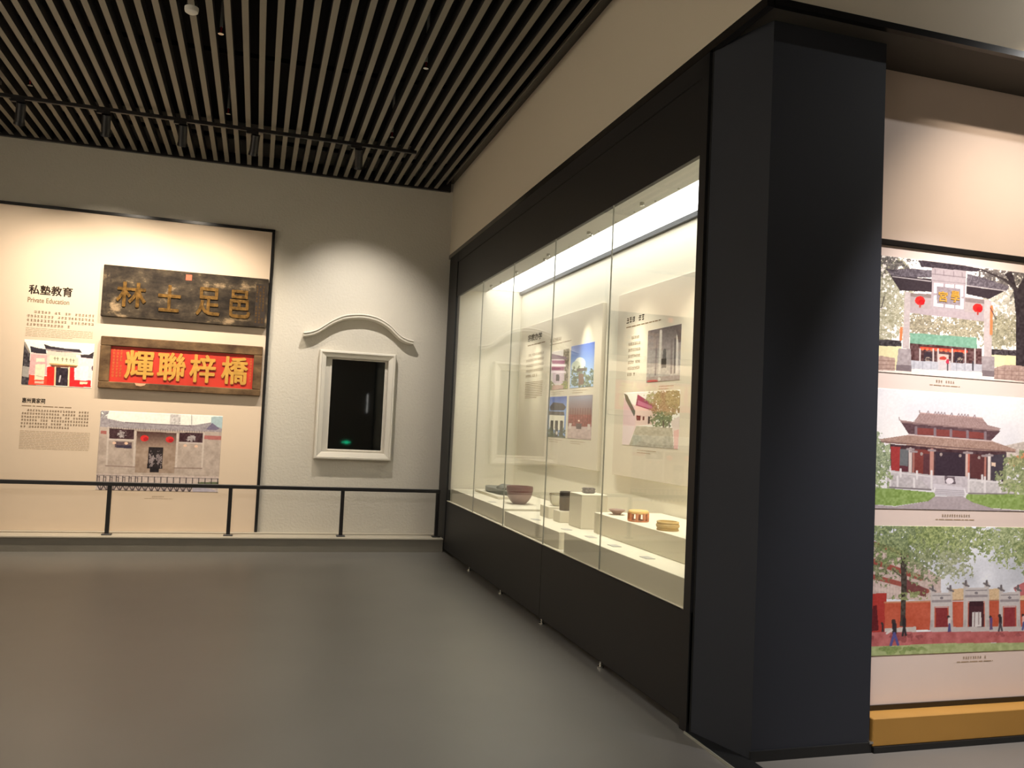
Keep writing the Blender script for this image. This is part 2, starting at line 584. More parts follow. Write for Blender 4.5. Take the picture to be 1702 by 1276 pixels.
# back wall with the window opening
WX0, WX1, WZ0, WZ1 = 0.775, 1.53, 1.143, 2.29
wall = thing('wall_back', (0, YB, 0), 'pale rough plaster wall at the end of the hall', 'wall', kind='structure')
obj('plaster_face', B((-4.6, WX0, YB, YB + .15, 0, 5.0), (WX1, 2.5, YB, YB + .15, 0, 5.0), (WX0, WX1, YB, YB + .15, 0, WZ0), (WX0, WX1, YB, YB + .15, WZ1, 5.0)), 'plaster', wall)
o = obj('wall_left', B((-4.75, -4.6, -4.2, 10.6, 0, 5.0)), 'wall_paint')
tag(o, 'plain pale side wall opposite the display case', 'wall', kind='structure')
o = obj('wall_rear', B((-4.75, 6.2, -4.35, -4.2, 0, 5.0)), 'wall_paint')
tag(o, 'plain pale wall at the entrance end of the hall', 'wall', kind='structure')
o = obj('wall_side', B((6.2, 6.35, -4.35, 4.2, 0, 5.0)), 'wall_paint')
tag(o, 'plain pale wall beyond the photo alcove', 'wall', kind='structure')

# raised ledge along the foot of the back wall
led = thing('baseboard_back', (0, 10.2, 0), 'low grey ledge running along the foot of the plaster wall', 'ledge', kind='structure')
obj('ledge_face', B((-4.6, XC - .01, 9.985, 10.45, 0, 0.148)), 'ledge_grey', led)
obj('ledge_cap', B((-4.6, XC - .01, 9.965, 10.45, 0.148, 0.165), bevel=.003), 'ledge_top', led)

# white bulkhead above case and alcove
bulk = thing('wall_right', (XC, 3.47, 3.63), 'cream bulkhead wall above the display case', 'wall', kind='structure')
obj('bulkhead_face', B((XC, 6.2, 3.47, 10.6, 3.66, 4.585)), 'wall_paint', bulk)
obj('bulkhead_top', B((XC + .03, 6.2, 3.5, 10.6, 4.585, 5.0)), 'deck_black', bulk)
obj('soffit', B((XC + .02, 6.2, 3.49, 4.0, 3.632, 3.66)), 'soffit_dark', bulk)
obj('lower_trim', B((XC - .012, XC + .03, 3.46, 10.44, 3.615, 3.665)), 'black_trim', bulk)
obj('lower_trim', B((XC + .03, 6.2, 3.455, 3.49, 3.63, 3.665)), 'black_trim', bulk)
obj('corner_trim', B((XC - .012, XC + .03, 3.455, 3.50, 3.665, 4.585)), 'black_trim', bulk)
obj('shadow_channel', B((XC - .10, XC, 3.47, 10.44, 4.585, 4.63)), 'black_trim', bulk)
obj('channel_lip', B((XC - .10, XC - .09, 3.47, 10.44, 4.56, 4.585)), 'slat_grey', bulk)

# alcove wall on the right
o = obj('wall_alcove', B((3.03, 6.2, 3.85, 4.0, 0, 3.632)), 'pink_board')
tag(o, 'warm lit alcove wall behind the tall photo board', 'wall', kind='structure')

# dark square column
col = thing('column', (2.7, 3.8, 0), 'dark charcoal square column between display case and photo alcove', 'column', kind='structure')
bm = bmesh.new()
foot = [(2.252, 3.985), (2.362, 3.6), (3.04, 3.6), (3.04, 3.985)]
lo = [bm.verts.new((a, b, 0)) for a, b in foot]; hi = [bm.verts.new((a, b, 3.632)) for a, b in foot]
bm.faces.new(lo); bm.faces.new(hi)
for q in range(4):
    bm.faces.new((lo[q], lo[(q + 1) % 4], hi[(q + 1) % 4], hi[q]))
obj('shaft', bm, 'column_paint', col)
obj('kick_strip', B((2.352, 3.045, 3.588, 3.6, 0.0, 0.05)), 'kick_black', col)
bm = bmesh.new()
foot = [(2.222, 3.2), (2.36, 3.2), (2.36, 3.588), (2.251, 3.984), (2.222, 3.984)]
lo = [bm.verts.new((a, b, 0)) for a, b in foot]; hi = [bm.verts.new((a, b, .012)) for a, b in foot]
bm.faces.new(lo); bm.faces.new(hi)
for q in range(5):
    bm.faces.new((lo[q], lo[(q + 1) % 5], hi[(q + 1) % 5], hi[q]))
obj('floor_plate', bm, 'kick_black', col)
obj('floor_plate_edge', B((2.218, 2.223, 3.2, 3.995, 0.0, 0.013)), 'seam_grey', col)
obj('corner_clip', B((3.03, 3.052, 3.584, 3.6, 0.045, 0.056)), 'rivet_steel', col)

# window in the plaster wall
win = thing('window_1', (1.15, YB, 1.04), 'small dark window in a moulded pale stone surround', 'window', kind='structure')
def sweep_rect(x0, x1, z0, z1, prof, y):
    """profile (inset, proud) swept round a rectangle with mitred corners"""
    bm = bmesh.new()
    loops = []
    for d, h in prof:
        loops.append([bm.verts.new((a, y - h, b)) for a, b in ((x0 + d, z0 + d), (x1 - d, z0 + d), (x1 - d, z1 - d), (x0 + d, z1 - d))])
    for a, b in zip(loops[:-1], loops[1:]):
        for k in range(4):
            bm.faces.new((a[k], a[(k + 1) % 4], b[(k + 1) % 4], b[k]))
    return bm
obj('surround', sweep_rect(.692, 1.612, 1.05, 2.358, [(0, 0), (0, .088), (.008, .098), (.026, .10), (.032, .088), (.040, .086), (.068, .072), (.083, .062), (.083, -.02)], YB), 'window_stone', win)
obj('inner_casing', B((WX0 - .01, .853, 10.466, 10.50, WZ0 - .01, WZ1 + .01), (1.498, WX1 + .01, 10.466, 10.50, WZ0 - .01, WZ1 + .01), (.853, 1.498, 10.466, 10.50, 2.258, WZ1 + .01), (.853, 1.498, 10.466, 10.50, WZ0 - .01, 1.166)), 'window_stone', win)
obj('casing_bead', sweep_rect(.835, 1.516, 1.150, 2.276, [(0, 0), (0, .008), (.010, .008), (.016, .003), (.018, -.02)], 10.466), 'window_stone', win)
obj('pane', B((.85, 1.50, 10.480, 10.486, 1.160, 2.262)), 'dark_pane', win)
obj('backing_board', B((.7, 1.62, 10.57, 10.6, 1.0, 2.4)), 'deck_black', win)

# curved cornice above the window
pts = [(.488, 2.55), (.57, 2.566), (.66, 2.606), (.745, 2.668), (.83, 2.728), (.95, 2.788), (1.076, 2.814), (1.2, 2.822), (1.33, 2.804), (1.43, 2.766), (1.519, 2.71), (1.59, 2.646), (1.659, 2.592), (1.735, 2.56), (1.811, 2.547)]
def catmull(p, n=5):
    out = []
    for i in range(len(p) - 1):
        p0 = Vector(p[max(0, i - 1)]); p1 = Vector(p[i]); p2 = Vector(p[i + 1]); p3 = Vector(p[min(len(p) - 1, i + 2)])
        for k in range(n):
            t = k / n
            out.append(0.5 * ((2 * p1) + (p2 - p0) * t + (2 * p0 - 5 * p1 + 4 * p2 - p3) * t * t + (3 * p1 - p0 - 3 * p2 + p3) * t ** 3))
    out.append(Vector(p[-1]))
    return out
path = catmull(pts)
bm = bmesh.new()
rings = []
sect = [(0.0, 0.0), (0.0, .132), (-.014, .137), (-.018, .124), (-.022, .124), (-.046, .120), (-.052, .110), (-.058, .0)]
for q in path:
    rings.append([bm.verts.new((q.x, YB - h, q.y + dz)) for dz, h in sect])
for a, b in zip(rings[:-1], rings[1:]):
    for k in range(len(sect)):
        k2 = (k + 1) % len(sect)
        bm.faces.new((a[k], a[k2], b[k2], b[k]))
bm.faces.new(rings[0]); bm.faces.new(rings[-1][::-1])
o = obj('trim_1', bm, 'window_stone', smooth=True)
tag(o, 'pale wavy eyebrow cornice on the plaster above the dark window', 'cornice', kind='structure')

# ================================================================== LEFT INFORMATION BOARD
PF = 10.41
ib = thing('information_board', (-1.5, PF, 0.165), 'large cream wall board headed private education with two photos', 'board')
obj('board', B((-4.4, .062, PF, YB, .166, 3.715)), 'cream_board', ib)
obj('border', B((-4.4, .095, PF - .012, YB, 3.715, 3.75), bevel=.004, seg=2), 'black_trim', ib)
obj('border', B((.062, .095, PF - .012, YB, .166, 3.715), bevel=.004, seg=2), 'black_trim', ib)
pl = facing_room(PF)
rnd = random.Random(3)
text('heading', '私塾教育', pl, -2.468, -2.035, 2.752, 2.855, 'ink', ib, fat=.003)
text('heading_translation', 'Private Education', pl, -2.472, -2.06, 2.662, 2.715, 'ink_soft', ib, fat=.0016)
quads('paragraph', pl, marks_cjk(-2.47, -1.79, 2.575, .034, 4, .013, rnd, last=.68), 'ink_soft', ib)
quads('paragraph_translation', pl, marks_latin(-2.47, -1.80, 2.382, .013, 6, .004, rnd), 'ink_faint', ib)
text('subheading', '惠州黄家祠', pl, -2.453, -2.228, 1.552, 1.607, 'ink', ib, fat=.0015)
quads('subheading_translation', pl, marks_latin(-2.453, -1.96, 1.532, .022, 1, .01, rnd, 1), 'ink_soft', ib)
quads('paragraph', pl, marks_cjk(-2.452, -1.752, 1.488, .027, 6, .009, rnd), 'ink_soft', ib)
quads('paragraph_translation', pl, marks_latin(-2.452, -1.756, 1.252, .012, 13, .004, rnd, 1), 'ink_faint', ib)
quads('caption', pl, marks_cjk(-1.07, -.93, .565, .016, 1, 0, rnd, False, 1) + marks_latin(-1.15, -.85, .54, .010, 1, 0, rnd, 1), 'ink_faint', ib)

# photo: small red and white gate house
k = .094; f = lambda *a: [(20 + x * k, 550 + y * k) for x, y in a]
pic = Picture([(41, 563), (157, 575.5), (152, 645), (36, 639)], 1.6, (252, 250, 240))
pic.poly(f((190, 180), (240, 200), (330, 380), (320, 950), (170, 940)), (66, 60, 66), grain=.12)
pic.poly(f((195, 610), (330, 640), (310, 820), (185, 800)), (168, 162, 158))
pic.poly(f((190, 170), (245, 190), (330, 360), (320, 400), (210, 220)), (150, 140, 130))
pic.poly(f((340, 380), (640, 400), (640, 790), (310, 770)), (222, 176, 176))
pic.poly(f((640, 340), (1230, 430), (1220, 660), (640, 620)), (238, 206, 192))
pic.poly(f((1150, 440), (1430, 510), (1400, 890), (1150, 870)), (250, 220, 226))
pic.poly(f((320, 770), (640, 800), (780, 640), (770, 965), (305, 950)), (236, 74, 52))
pic.poly(f((640, 640), (780, 620), (770, 960), (640, 960)), (226, 44, 36))
pic.poly(f((1030, 640), (1120, 660), (1120, 870), (1395, 880), (1395, 995), (1030, 985)), (240, 40, 46))
pic.poly(f((330, 260), (460, 300), (620, 330), (630, 410), (470, 400), (345, 370)), (52, 46, 56))
pic.line(f((340, 395))[0], f((630, 425))[0], 1.0, (235, 225, 215))
pic.poly(f((580, 235), (700, 280), (1000, 335), (1205, 350), (1250, 415), (900, 390), (625, 345)), (58, 50, 60))
pic.line(f((620, 330))[0], f((1240, 418))[0], 1.0, (225, 210, 205))
pic.poly(f((1220, 440), (1360, 450), (1450, 400), (1430, 520), (1230, 490)), (62, 54, 60))
pic.poly(f((690, 440), (1190, 495), (1180, 630), (690, 580)), (250, 236, 198))
for cx, cy in ((780, 500), (830, 505), (915, 515), (985, 525), (1055, 535), (1105, 545)):
    pic.line(f((cx, cy - 28))[0], f((cx, cy + 28))[0], 1.1, (110, 105, 95))
    pic.line(f((cx - 18, cy - 8))[0], f((cx + 18, cy - 6))[0], .9, (120, 115, 105))
pic.line(f((690, 585))[0], f((1170, 632))[0], 1.6, (196, 160, 90))
pic.poly(f((690, 600), (1170, 635), (1150, 665), (740, 650)), (120, 76, 56))
pic.poly(f((790, 650), (1015, 665), (1005, 975), (790, 965)), (52, 42, 52), grain=.08)
pic.line(f((880, 800))[0], f((860, 900))[0], 2.4, (205, 200, 205))
pic.line(f((790, 650))[0], f((780, 965))[0], 2.6, (250, 215, 170))
pic.line(f((1030, 660))[0], f((1020, 975))[0], 2.6, (252, 220, 178))
pic.poly(f((430, 590), (610, 592), (590, 870), (415, 862)), (248, 230, 200))
pic.line(f((450, 790))[0], f((570, 820))[0], 1.2, (190, 170, 150))
pic.poly(f((445, 480), (600, 490), (600, 550), (445, 545)), (250, 230, 205))
pic.poly(f((420, 885), (590, 890), (580, 930), (415, 925)), (250, 190, 170))
pic.poly(f((1220, 640), (1355, 645), (1345, 885), (1212, 880)), (255, 252, 240))
pic.poly(f((1215, 900), (1340, 905), (1335, 945), (1212, 940)), (252, 226, 190))
pic.ell(*f((1425, 680))[0], 1.6, 4, (90, 70, 80))
pic.grain(.03)
pic.build('photo', pl, -2.474, -1.774, 1.749, 2.246, ib, 'photo of a small red and white gate house with dark tiled roofs')

# photo: long grey ancestral hall
k = .1351; f = lambda *a: [(150 + x * k, 670 + y * k) for x, y in a]
pic = Picture([(168, 683), (370, 691), (362, 818), (158, 814)], 1.6, (252, 249, 240))
pic.poly(f((985, 135), (1110, 135), (1105, 275), (975, 270)), (206, 200, 200), grain=.1, scale=2)
pic.poly(f((1490, 165), (1640, 160), (1630, 330), (1480, 250)), (166, 192, 200))
pic.line(f((1245, 140))[0], f((1245, 260))[0], .9, (120, 115, 120))
pic.leaves(*f((150, 130))[0], 10, 9, (120, 112, 122), (170, 164, 168), .8, 3, 5)
pic.poly(f((100, 290), (1620, 350), (1580, 960), (70, 930)), (182, 162, 150), grain=.05, scale=8)
pic.poly(f((570, 340), (1060, 365), (1030, 860), (545, 855)), (160, 134, 116), grain=.05, scale=6)
pic.poly(f((130, 180), (190, 190), (430, 238), (800, 262), (1040, 270), (1280, 268), (1480, 235), (1500, 260), (1640, 320), (1610, 352), (900, 330), (120, 295)), (156, 146, 154), grain=.06, scale=2)
pic.line(f((430, 238))[0], f((1240, 280))[0], 1.2, (96, 80, 92))
pic.poly(f((1420, 320), (1500, 240), (1590, 310), (1540, 330)), (110, 100, 130))
for q in range(40):
    x = 230 + q * 30
    pic.line(f((x, 298 + q * 1.1))[0], f((x, 318 + q * 1.1))[0], 1.4, (120, 112, 116), .8)
pic.poly(f((235, 310), (540, 330), (540, 445), (235, 440)), (62, 36, 42), grain=.06, scale=2)
pic.poly(f((1095, 360), (1388, 365), (1380, 485), (1090, 475)), (60, 34, 40), grain=.06, scale=2)
pic.grad(f((570, 345), (1060, 368), (1050, 560), (570, 540)), (70, 42, 40), (156, 128, 110), 717, 742)
for c in ((385, 385), (1238, 425)):
    pic.leaves(*f(c)[0], 7.5, 5.5, (206, 198, 198), (150, 138, 140), .86, 2.2, int(c[0]))
pic.line(f((225, 445))[0], f((535, 458))[0], 2.4, (206, 190, 182)); pic.line(f((1090, 482))[0], f((1375, 492))[0], 2.4, (200, 186, 180))
pic.poly(f((300, 470), (510, 480), (510, 560), (300, 545)), (96, 76, 82))
pic.poly(f((320, 515), (500, 520), (500, 558), (320, 550)), (54, 46, 66))
for x0, y0, x1, y1, w in ((225, 300, 200, 760, 3), (550, 355, 530, 780, 3.4), (1072, 380, 1050, 790, 3.4), (1395, 365, 1370, 800, 3.0)):
    pic.line(f((x0, y0))[0], f((x1, y1))[0], w, (206, 190, 180), .9)
for c in ((295, 490), (440, 495), (1165, 520), (1300, 528)):
    pic.ell(*f(c)[0], 3, 2.2, (236, 190, 160))
for c in ((665, 432), (975, 447)):
    pic.ell(*f(c)[0], 6.8, 5.2, (232, 36, 34)); pic.ell(*f((c[0] + 15, c[1] + 10))[0], 4, 3, (190, 20, 30))
pic.poly(f((715, 538), (897, 545), (880, 805), (695, 800)), (36, 28, 30))
for cx in (755, 842):
    pic.leaves(*f((cx, 690))[0], 5.2, 13, (170, 158, 160), (110, 90, 95), .72, 2.0, 12)
pic.poly(f((730, 780), (845, 790), (838, 852), (728, 846)), (30, 24, 28))
pic.line(f((185, 770))[0], f((545, 785))[0], 1.6, (140, 116, 106)); pic.line(f((1030, 795))[0], f((1370, 800))[0], 1.6, (140, 116, 106))
pic.poly(f((130, 340), (200, 345), (200, 385), (128, 378)), (170, 90, 84)); pic.poly(f((1400, 392), (1612, 400), (1608, 450), (1398, 440)), (178, 96, 92))
pic.poly(f((70, 870), (1585, 900), (1565, 1100), (60, 1080)), (200, 180, 172), grain=.04)
pic.poly(f((1255, 1030), (1450, 1045), (1570, 1085), (1255, 1092)), (176, 166, 182))
pic.poly(f((1320, 970), (1585, 965), (1580, 1000), (1320, 995)), (90, 100, 70))
pic.line(f((75, 885))[0], f((1580, 930))[0], .7, (90, 80, 80))
for q in range(20):
    x = 85 + q * 78
    y0 = 890 + q * 2.0
    pic.line(f((x, y0))[0], f((x - 5, y0 + 100))[0], 1.3, (44, 36, 42))
    if q < 7: pic.line(f((x + 26, y0 + 10))[0], f((x + 22, y0 + 95))[0], 1.1, (60, 50, 54)); pic.line(f((x, y0 + 15))[0], f((x + 26, y0 + 15))[0], .9, (60, 50, 54))
    if q < 15:
        pic.line(f((x - 2, 1005 + q))[0], f((x + 38, 1082 + q))[0], 1.6, (52, 42, 48)); pic.line(f((x + 76, 1005 + q))[0], f((x + 38, 1082 + q))[0], 1.6, (52, 42, 48)); pic.line(f((x + 38, 1000 + q))[0], f((x + 38, 1085 + q))[0], 1.2, (60, 48, 54))
pic.grain(.03)
pic.build('photo', pl, -1.662, -.366, .620, 1.505, ib, 'photo of a long grey ancestral hall with red lanterns and a low fence', wash=.4)

# ================================================================== PLAQUES
pf = 10.34
def inscription(plane, u0, u1, v0, v1, cols, m, parent, rnd, h):
    out = []
    w = (u1 - u0) / cols
    for c in range(cols):
        v = v1
        while v - w > v0:
            out += marks_cjk(u0 + c * w, u0 + c * w + w * 1.02, v, w * .82, 1, 0, rnd, False, 1)
            v -= w * .95
    return quads('inscription', plane, out, m, parent, h)

bp = thing('black_plaque', (-.82, pf, 2.56), 'weathered black wooden plaque with four gilt carved characters', 'plaque', 'carved plaques on the cream board')
obj('plank', B((-1.724, .055, pf, PF, 2.561, 3.142), bevel=.006), 'black_lacquer', bp)
pp = facing_room(pf)
for ch, u, v0, v1, w in (('林', -1.42, 2.69, 2.96, .30), ('士', -1.02, 2.67, 2.965, .23), ('足', -.60, 2.66, 2.975, .25), ('邑', -.25, 2.66, 2.975, .22)):
    text('carved_character', ch, pp, u - w / 2, u + w / 2, v0, v1, 'old_gold', bp, extrude=.008, h=.004, fat=.0065)
inscription(pp, -1.69, -1.62, 2.60, 3.08, 2, 'plaque_mark', bp, rnd, .001)
quads('inscription_ground', pp, [(-.085, .034, 2.585, 3.075)], 'plaque_mark', bp, .0008)
inscription(pp, -.08, .03, 2.60, 3.06, 3, 'old_gold', bp, rnd, .0014)
quads('red_seal', pp, [(-.86, -.795, 3.045, 3.11)], 'seal_red', bp, .0014)
obj('rim', B((.035, .056, pf - .006, pf + .01, 2.56, 3.125)), 'black_lacquer', bp)

rp = thing('red_plaque', (-.83, pf, 1.755), 'brown framed red wooden plaque with four golden characters', 'plaque', 'carved plaques on the cream board')
obj('frame', B((-1.702, .036, pf, PF, 2.235, 2.34), bevel=.008), 'frame_wood', rp)
obj('frame', B((-1.702, .036, pf, PF, 1.756, 1.835), bevel=.008), 'frame_wood', rp)
obj('frame', B((-1.702, -1.595, pf, PF, 1.835, 2.235), bevel=.006), 'frame_wood', rp)
obj('frame', B((-.06, .036, pf, PF, 1.835, 2.235), bevel=.006), 'frame_wood', rp)
obj('field', B((-1.60, -.055, pf + .03, PF, 1.83, 2.24)), 'plaque_red', rp)
pr = facing_room(pf + .03)
for ch, u, w in (('輝', -1.29, .29), ('聯', -.95, .29), ('梓', -.615, .27), ('橋', -.265, .28)):
    text('raised_character', ch, pr, u - w / 2, u + w / 2, 1.885, 2.195, 'gold_leaf', rp, extrude=.010, h=.005, fat=.0075)
inscription(pr, -1.575, -1.46, 1.87, 2.21, 3, 'red_mark', rp, rnd, .0012)
inscription(pr, -.10, -.065, 1.87, 2.21, 1, 'red_mark', rp, rnd, .0012)
bm = bmesh.new()
vs = [bm.verts.new((-1.28 + dx, pf - .0015, 1.818 + dz)) for dx, dz in ((-.03, -.012), (.02, -.02), (.06, -.006), (.075, .014), (.02, .012), (-.045, .014))]
bm.faces.new(vs)
obj('chipped_patch', bm, 'paint_loss', rp)

# ================================================================== HANDRAIL
hr = thing('handrail', (0, 10.10, .165), 'low black metal barrier rail along the grey ledge', 'railing')
obj('top_rail', B((-4.5, 2.19, 10.075, 10.125, .695, .737), bevel=.004), 'black_metal', hr)
for x in (-3.97, -2.72, -1.47, -.22, 1.03, 2.165):
    p = obj('post', B((x - .021, x + .021, 10.08, 10.12, .165, .700), bevel=.003), 'black_metal', hr)
    obj('foot_plate', B((x - .05, x + .05, 10.06, 10.14, .165, .180), bevel=.004), 'black_metal', p)

# ================================================================== DISPLAY CASE
Y0, Y1 = 4.0, 10.02
XB, YE = 3.07, 9.95
case = thing('display_case', (2.65, 7.0, 0), 'long black built in glass display case lit from inside', 'display case')
joints = [4.075, 5.255, 6.41, 7.555, 8.69, 9.93]
obj('base_panel', B((XC, XC + .03, Y0, 6.407, .045, .617)), 'case_dark', case)
obj('base_panel', B((XC, XC + .03, 6.413, Y1, .045, .617)), 'case_dark', case)
obj('plinth_recess', B((XC + .06, XC + .1, Y0, Y1, 0, .045)), 'gap_black', case)
obj('base_carcass', B((XC + .03, XB, Y0, Y1, .05, .60)), 'gap_black', case)
obj('header_panel', B((XC, XC + .03, Y0, Y1, 3.075, 3.50)), 'case_dark', case)
obj('header_rail', B((XC - .008, XC + .03, Y0, Y1, 3.50, 3.615)), 'case_dark', case)
obj('header_groove', B((XC - .002, XC + .01, Y0, Y1, 3.495, 3.503)), 'gap_black', case)
obj('end_stile', B((XC - .01, XC + .04, 9.925, 10.36, .165, 3.615)), 'case_dark', case)
obj('end_stile', B((XC - .008, XC + .04, Y0, 4.072, .0, 3.615)), 'case_dark', case)
obj('end_groove', B((XC + .01, XC + .12, 3.985, 4.0, .0, 3.615)), 'gap_black', case)
obj('roof_box', B((XC + .03, XB + .1, Y0, Y1, 3.25, 3.615)), 'gap_black', case)
obj('sill_strip', B((XC + .0, XC + .03, 4.072, 9.93, .612, .622)), 'plinth_white', case)
obj('case_floor', B((XC + .012, XB, 4.05, YE, .600, .620)), 'case_white', case)
obj('back_panel', B((XB, XB + .04, 4.02, YE, .60, 3.22)), 'case_white', case)
obj('end_panel', B((XC + .012, XB, YE, YE + .03, .60, 3.22)), 'case_white', case)
obj('end_panel', B((XC + .012, XB, 4.02, 4.05, .60, 3.22)), 'case_white', case)
obj('inner_ceiling', B((XC + .012, 2.61, 4.05, YE, 3.165, 3.225)), 'case_ceiling', case)
obj('inner_ceiling', B((3.035, XB, 4.05, YE, 3.165, 3.225)), 'case_dark', case)
obj('light_panel', B((2.61, 3.035, 4.06, YE - .02, 3.205, 3.215)), 'light_diffuser', case)
for i, (a, b) in enumerate(zip(joints[:-1], joints[1:])):
    obj('glass_pane', B((XC + .001, XC + .009, a + .001, b - .001, .62, 3.08)), 'case_glass', case)
for j in joints[1:-1]:
    obj('glass_seam', B((XC, XC + .010, j - .0010, j + .0010, .62, 3.08)), 'seam_grey', case)
for q in range(17):
    yy = 4.3 + q * .34
    obj('rivet', tube((2.585, yy, 3.158), (2.585, yy, 3.166), .008, 10), 'rivet_steel', case)
for yy in (5.18, 6.37, 7.54, 8.74):
    obj('levelling_foot', join(tube((XC + .012, yy, 0), (XC + .012, yy, .012), .022, 14), tube((XC + .012, yy, .012), (XC + .012, yy, .046), .009, 10)), 'rivet_steel', case)

def add_spot(parent, loc, target, power, angle, blend, col, radius=.03):
    ld = bpy.data.lights.new('spot_beam', 'SPOT')
    ld.energy = power; ld.spot_size = math.radians(angle); ld.spot_blend = blend; ld.color = col; ld.shadow_soft_size = radius
    lo = bpy.data.objects.new('spot_beam', ld)
    C.objects.link(lo)
    lo.parent = parent
    lo.location = Vector(loc) - base_of(parent)
    d = Vector(target) - Vector(loc)
    lo.rotation_euler = d.to_track_quat('-Z', 'Y').to_euler()
# pin spots along the front edge of the inner ceiling
for yy in (9.4, 8.4, 7.4, 6.4, 5.4, 4.5):
    p = obj('pin_spot', tube((2.52, yy, 3.14), (2.52, yy, 3.166), .016, 12), 'rivet_steel', case)
    add_spot(case, (2.52, yy, 3.13), (2.78, yy, .9), CASE_SPOT, 84, 1.0, (1.0, .94, .78), .02)
for yy, zz in ((9.12, 2.15), (7.62, 2.25), (6.45, 2.1)):
    p = obj('pin_spot', tube((2.56, yy, 3.14), (2.56, yy, 3.166), .016, 12), 'rivet_steel', case)
    add_spot(case, (2.56, yy, 3.13), (3.03, yy, zz), CASE_SPOT * .8, 26, 1.0, (1.0, .93, .74), .015)

# ---- boards on the case's back wall
fx = 3.03
pc = facing_case(fx)
pa = thing('text_board', (fx, 8.5, 1.17), 'cream text board with four small photos inside the case', 'board', 'boards inside the display case')
obj('board', B((fx, XB, 7.25, 9.76, 1.170, 2.735), bevel=.003), 'case_panel', pa)
text('heading', '宗教办学', pc, -9.50, -8.99, 2.545, 2.625, 'ink', pa, fat=.003)
quads('heading_translation', pc, marks_latin(-9.50, -8.80, 2.515, .03, 1, 0, rnd, .9), 'ink_soft', pa)
quads('paragraph', pc, marks_cjk(-9.52, -8.88, 2.40, .035, 5, .026, rnd), 'ink_soft', pa)
quads('paragraph_translation', pc, marks_latin(-9.52, -8.9, 2.07, .014, 10, .006, rnd), 'ink_soft', pa)
quads('subheading', pc, marks_cjk(-8.70, -8.30, 2.515, .045, 1, 0, rnd, False, 1) + marks_latin(-8.70, -8.05, 2.455, .018, 1, 0, rnd, 1), 'ink_soft', pa)
for u0, u1, v in ((-8.60, -8.2, 1.935), (-7.95, -7.55, 1.935), (-8.60, -8.2, 1.43), (-7.95, -7.55, 1.43)):
    quads('caption', pc, marks_latin(u0, u1, v, .013, 2, .008, rnd), 'ink_faint', pa)

k = .1724; f = lambda *a: [(860 + x * k, 540 + y * k) for x, y in a]
# pavilion with stacked eaves
pic = Picture([(916, 588), (946, 577), (944, 646), (913, 648)], 1.8, (214, 206, 204))
pic.poly(f((440, 215), (500, 200), (490, 620), (440, 620)), (128, 118, 104), grain=.2, scale=2)
pic.poly(f((320, 290), (470, 300), (480, 320), (330, 340)), (128, 104, 122))
pic.poly(f((340, 340), (450, 330), (450, 560), (340, 560)), (206, 186, 200))
pic.poly(f((330, 350), (460, 335), (450, 370), (335, 378)), (150, 76, 120)); pic.poly(f((330, 405), (450, 395), (445, 432), (330, 438)), (146, 70, 112))
pic.poly(f((325, 385), (465, 372), (465, 392), (325, 400)), (240, 226, 236)); pic.poly(f((325, 445), (465, 438), (465, 456), (325, 465)), (236, 220, 232))
pic.poly(f((372, 475), (402, 475), (402, 538), (370, 538)), (62, 50, 62))
pic.leaves(*f((330, 580))[0], 6, 7, (90, 100, 60), (150, 150, 90), .8, 3); pic.leaves(*f((455, 585))[0], 7, 7, (110, 120, 60), (170, 170, 90), .8, 3)
pic.poly(f((340, 580), (440, 575), (440, 620), (330, 625)), (196, 160, 150))
pic.build('photo', pc, -8.655, -8.092, 1.953, 2.366, pa, 'photo of a stacked pavilion with purple windows')
# rock and blue sky
pic = Picture([(950, 576), (989, 567), (986, 642), (947, 645)], 1.8)
pic.grad(None, (64, 104, 200), (170, 200, 240), 565, 622)
pic.ell(*f((605, 370))[0], 9, 10, (240, 244, 236)); pic.ell(*f((570, 400))[0], 8, 9, (214, 222, 206))
pic.leaves(*f((620, 520))[0], 26, 17, (60, 74, 54), (150, 160, 130), .85, 3, 8)
pic.poly(f((580, 420), (660, 412), (665, 440), (575, 450)), (96, 84, 84)); pic.poly(f((590, 470), (640, 470), (640, 570), (590, 580)), (120, 92, 84))
pic.build('photo', pc, -8.035, -7.412, 1.956, 2.382, pa, 'photo of a pale rock and trees under blue sky')
# white gate house under blue sky
pic = Picture([(911, 660), (942, 658), (940, 727), (909, 726)], 1.8)
pic.grad(None, (60, 88, 176), (130, 160, 216), 656, 680)
pic.poly(f((310, 790), (345, 745), (440, 755), (470, 790), (450, 820), (320, 825)), (66, 58, 66)); pic.poly(f((300, 830), (450, 835), (455, 870), (305, 870)), (90, 80, 76))
pic.poly(f((312, 868), (455, 872), (450, 1010), (308, 1010)), (236, 230, 212))
for cx in (335, 380, 428):
    pic.poly(f((cx - 14, 920), (cx + 14, 920), (cx + 14, 1080), (cx - 16, 1080)), (58, 52, 50))
pic.leaves(*f((320, 1040))[0], 8, 9, (50, 64, 48), (120, 124, 96), .85, 2.5, 4); pic.leaves(*f((440, 1050))[0], 8, 9, (50, 64, 48), (120, 124, 96), .85, 2.5, 7)
pic.ell(*f((383, 1040))[0], 1.6, 3, (220, 206, 200))
pic.build('photo', pc, -8.676, -8.103, 1.450, 1.878, pa, 'photo of a white gate house with a dark double roof')
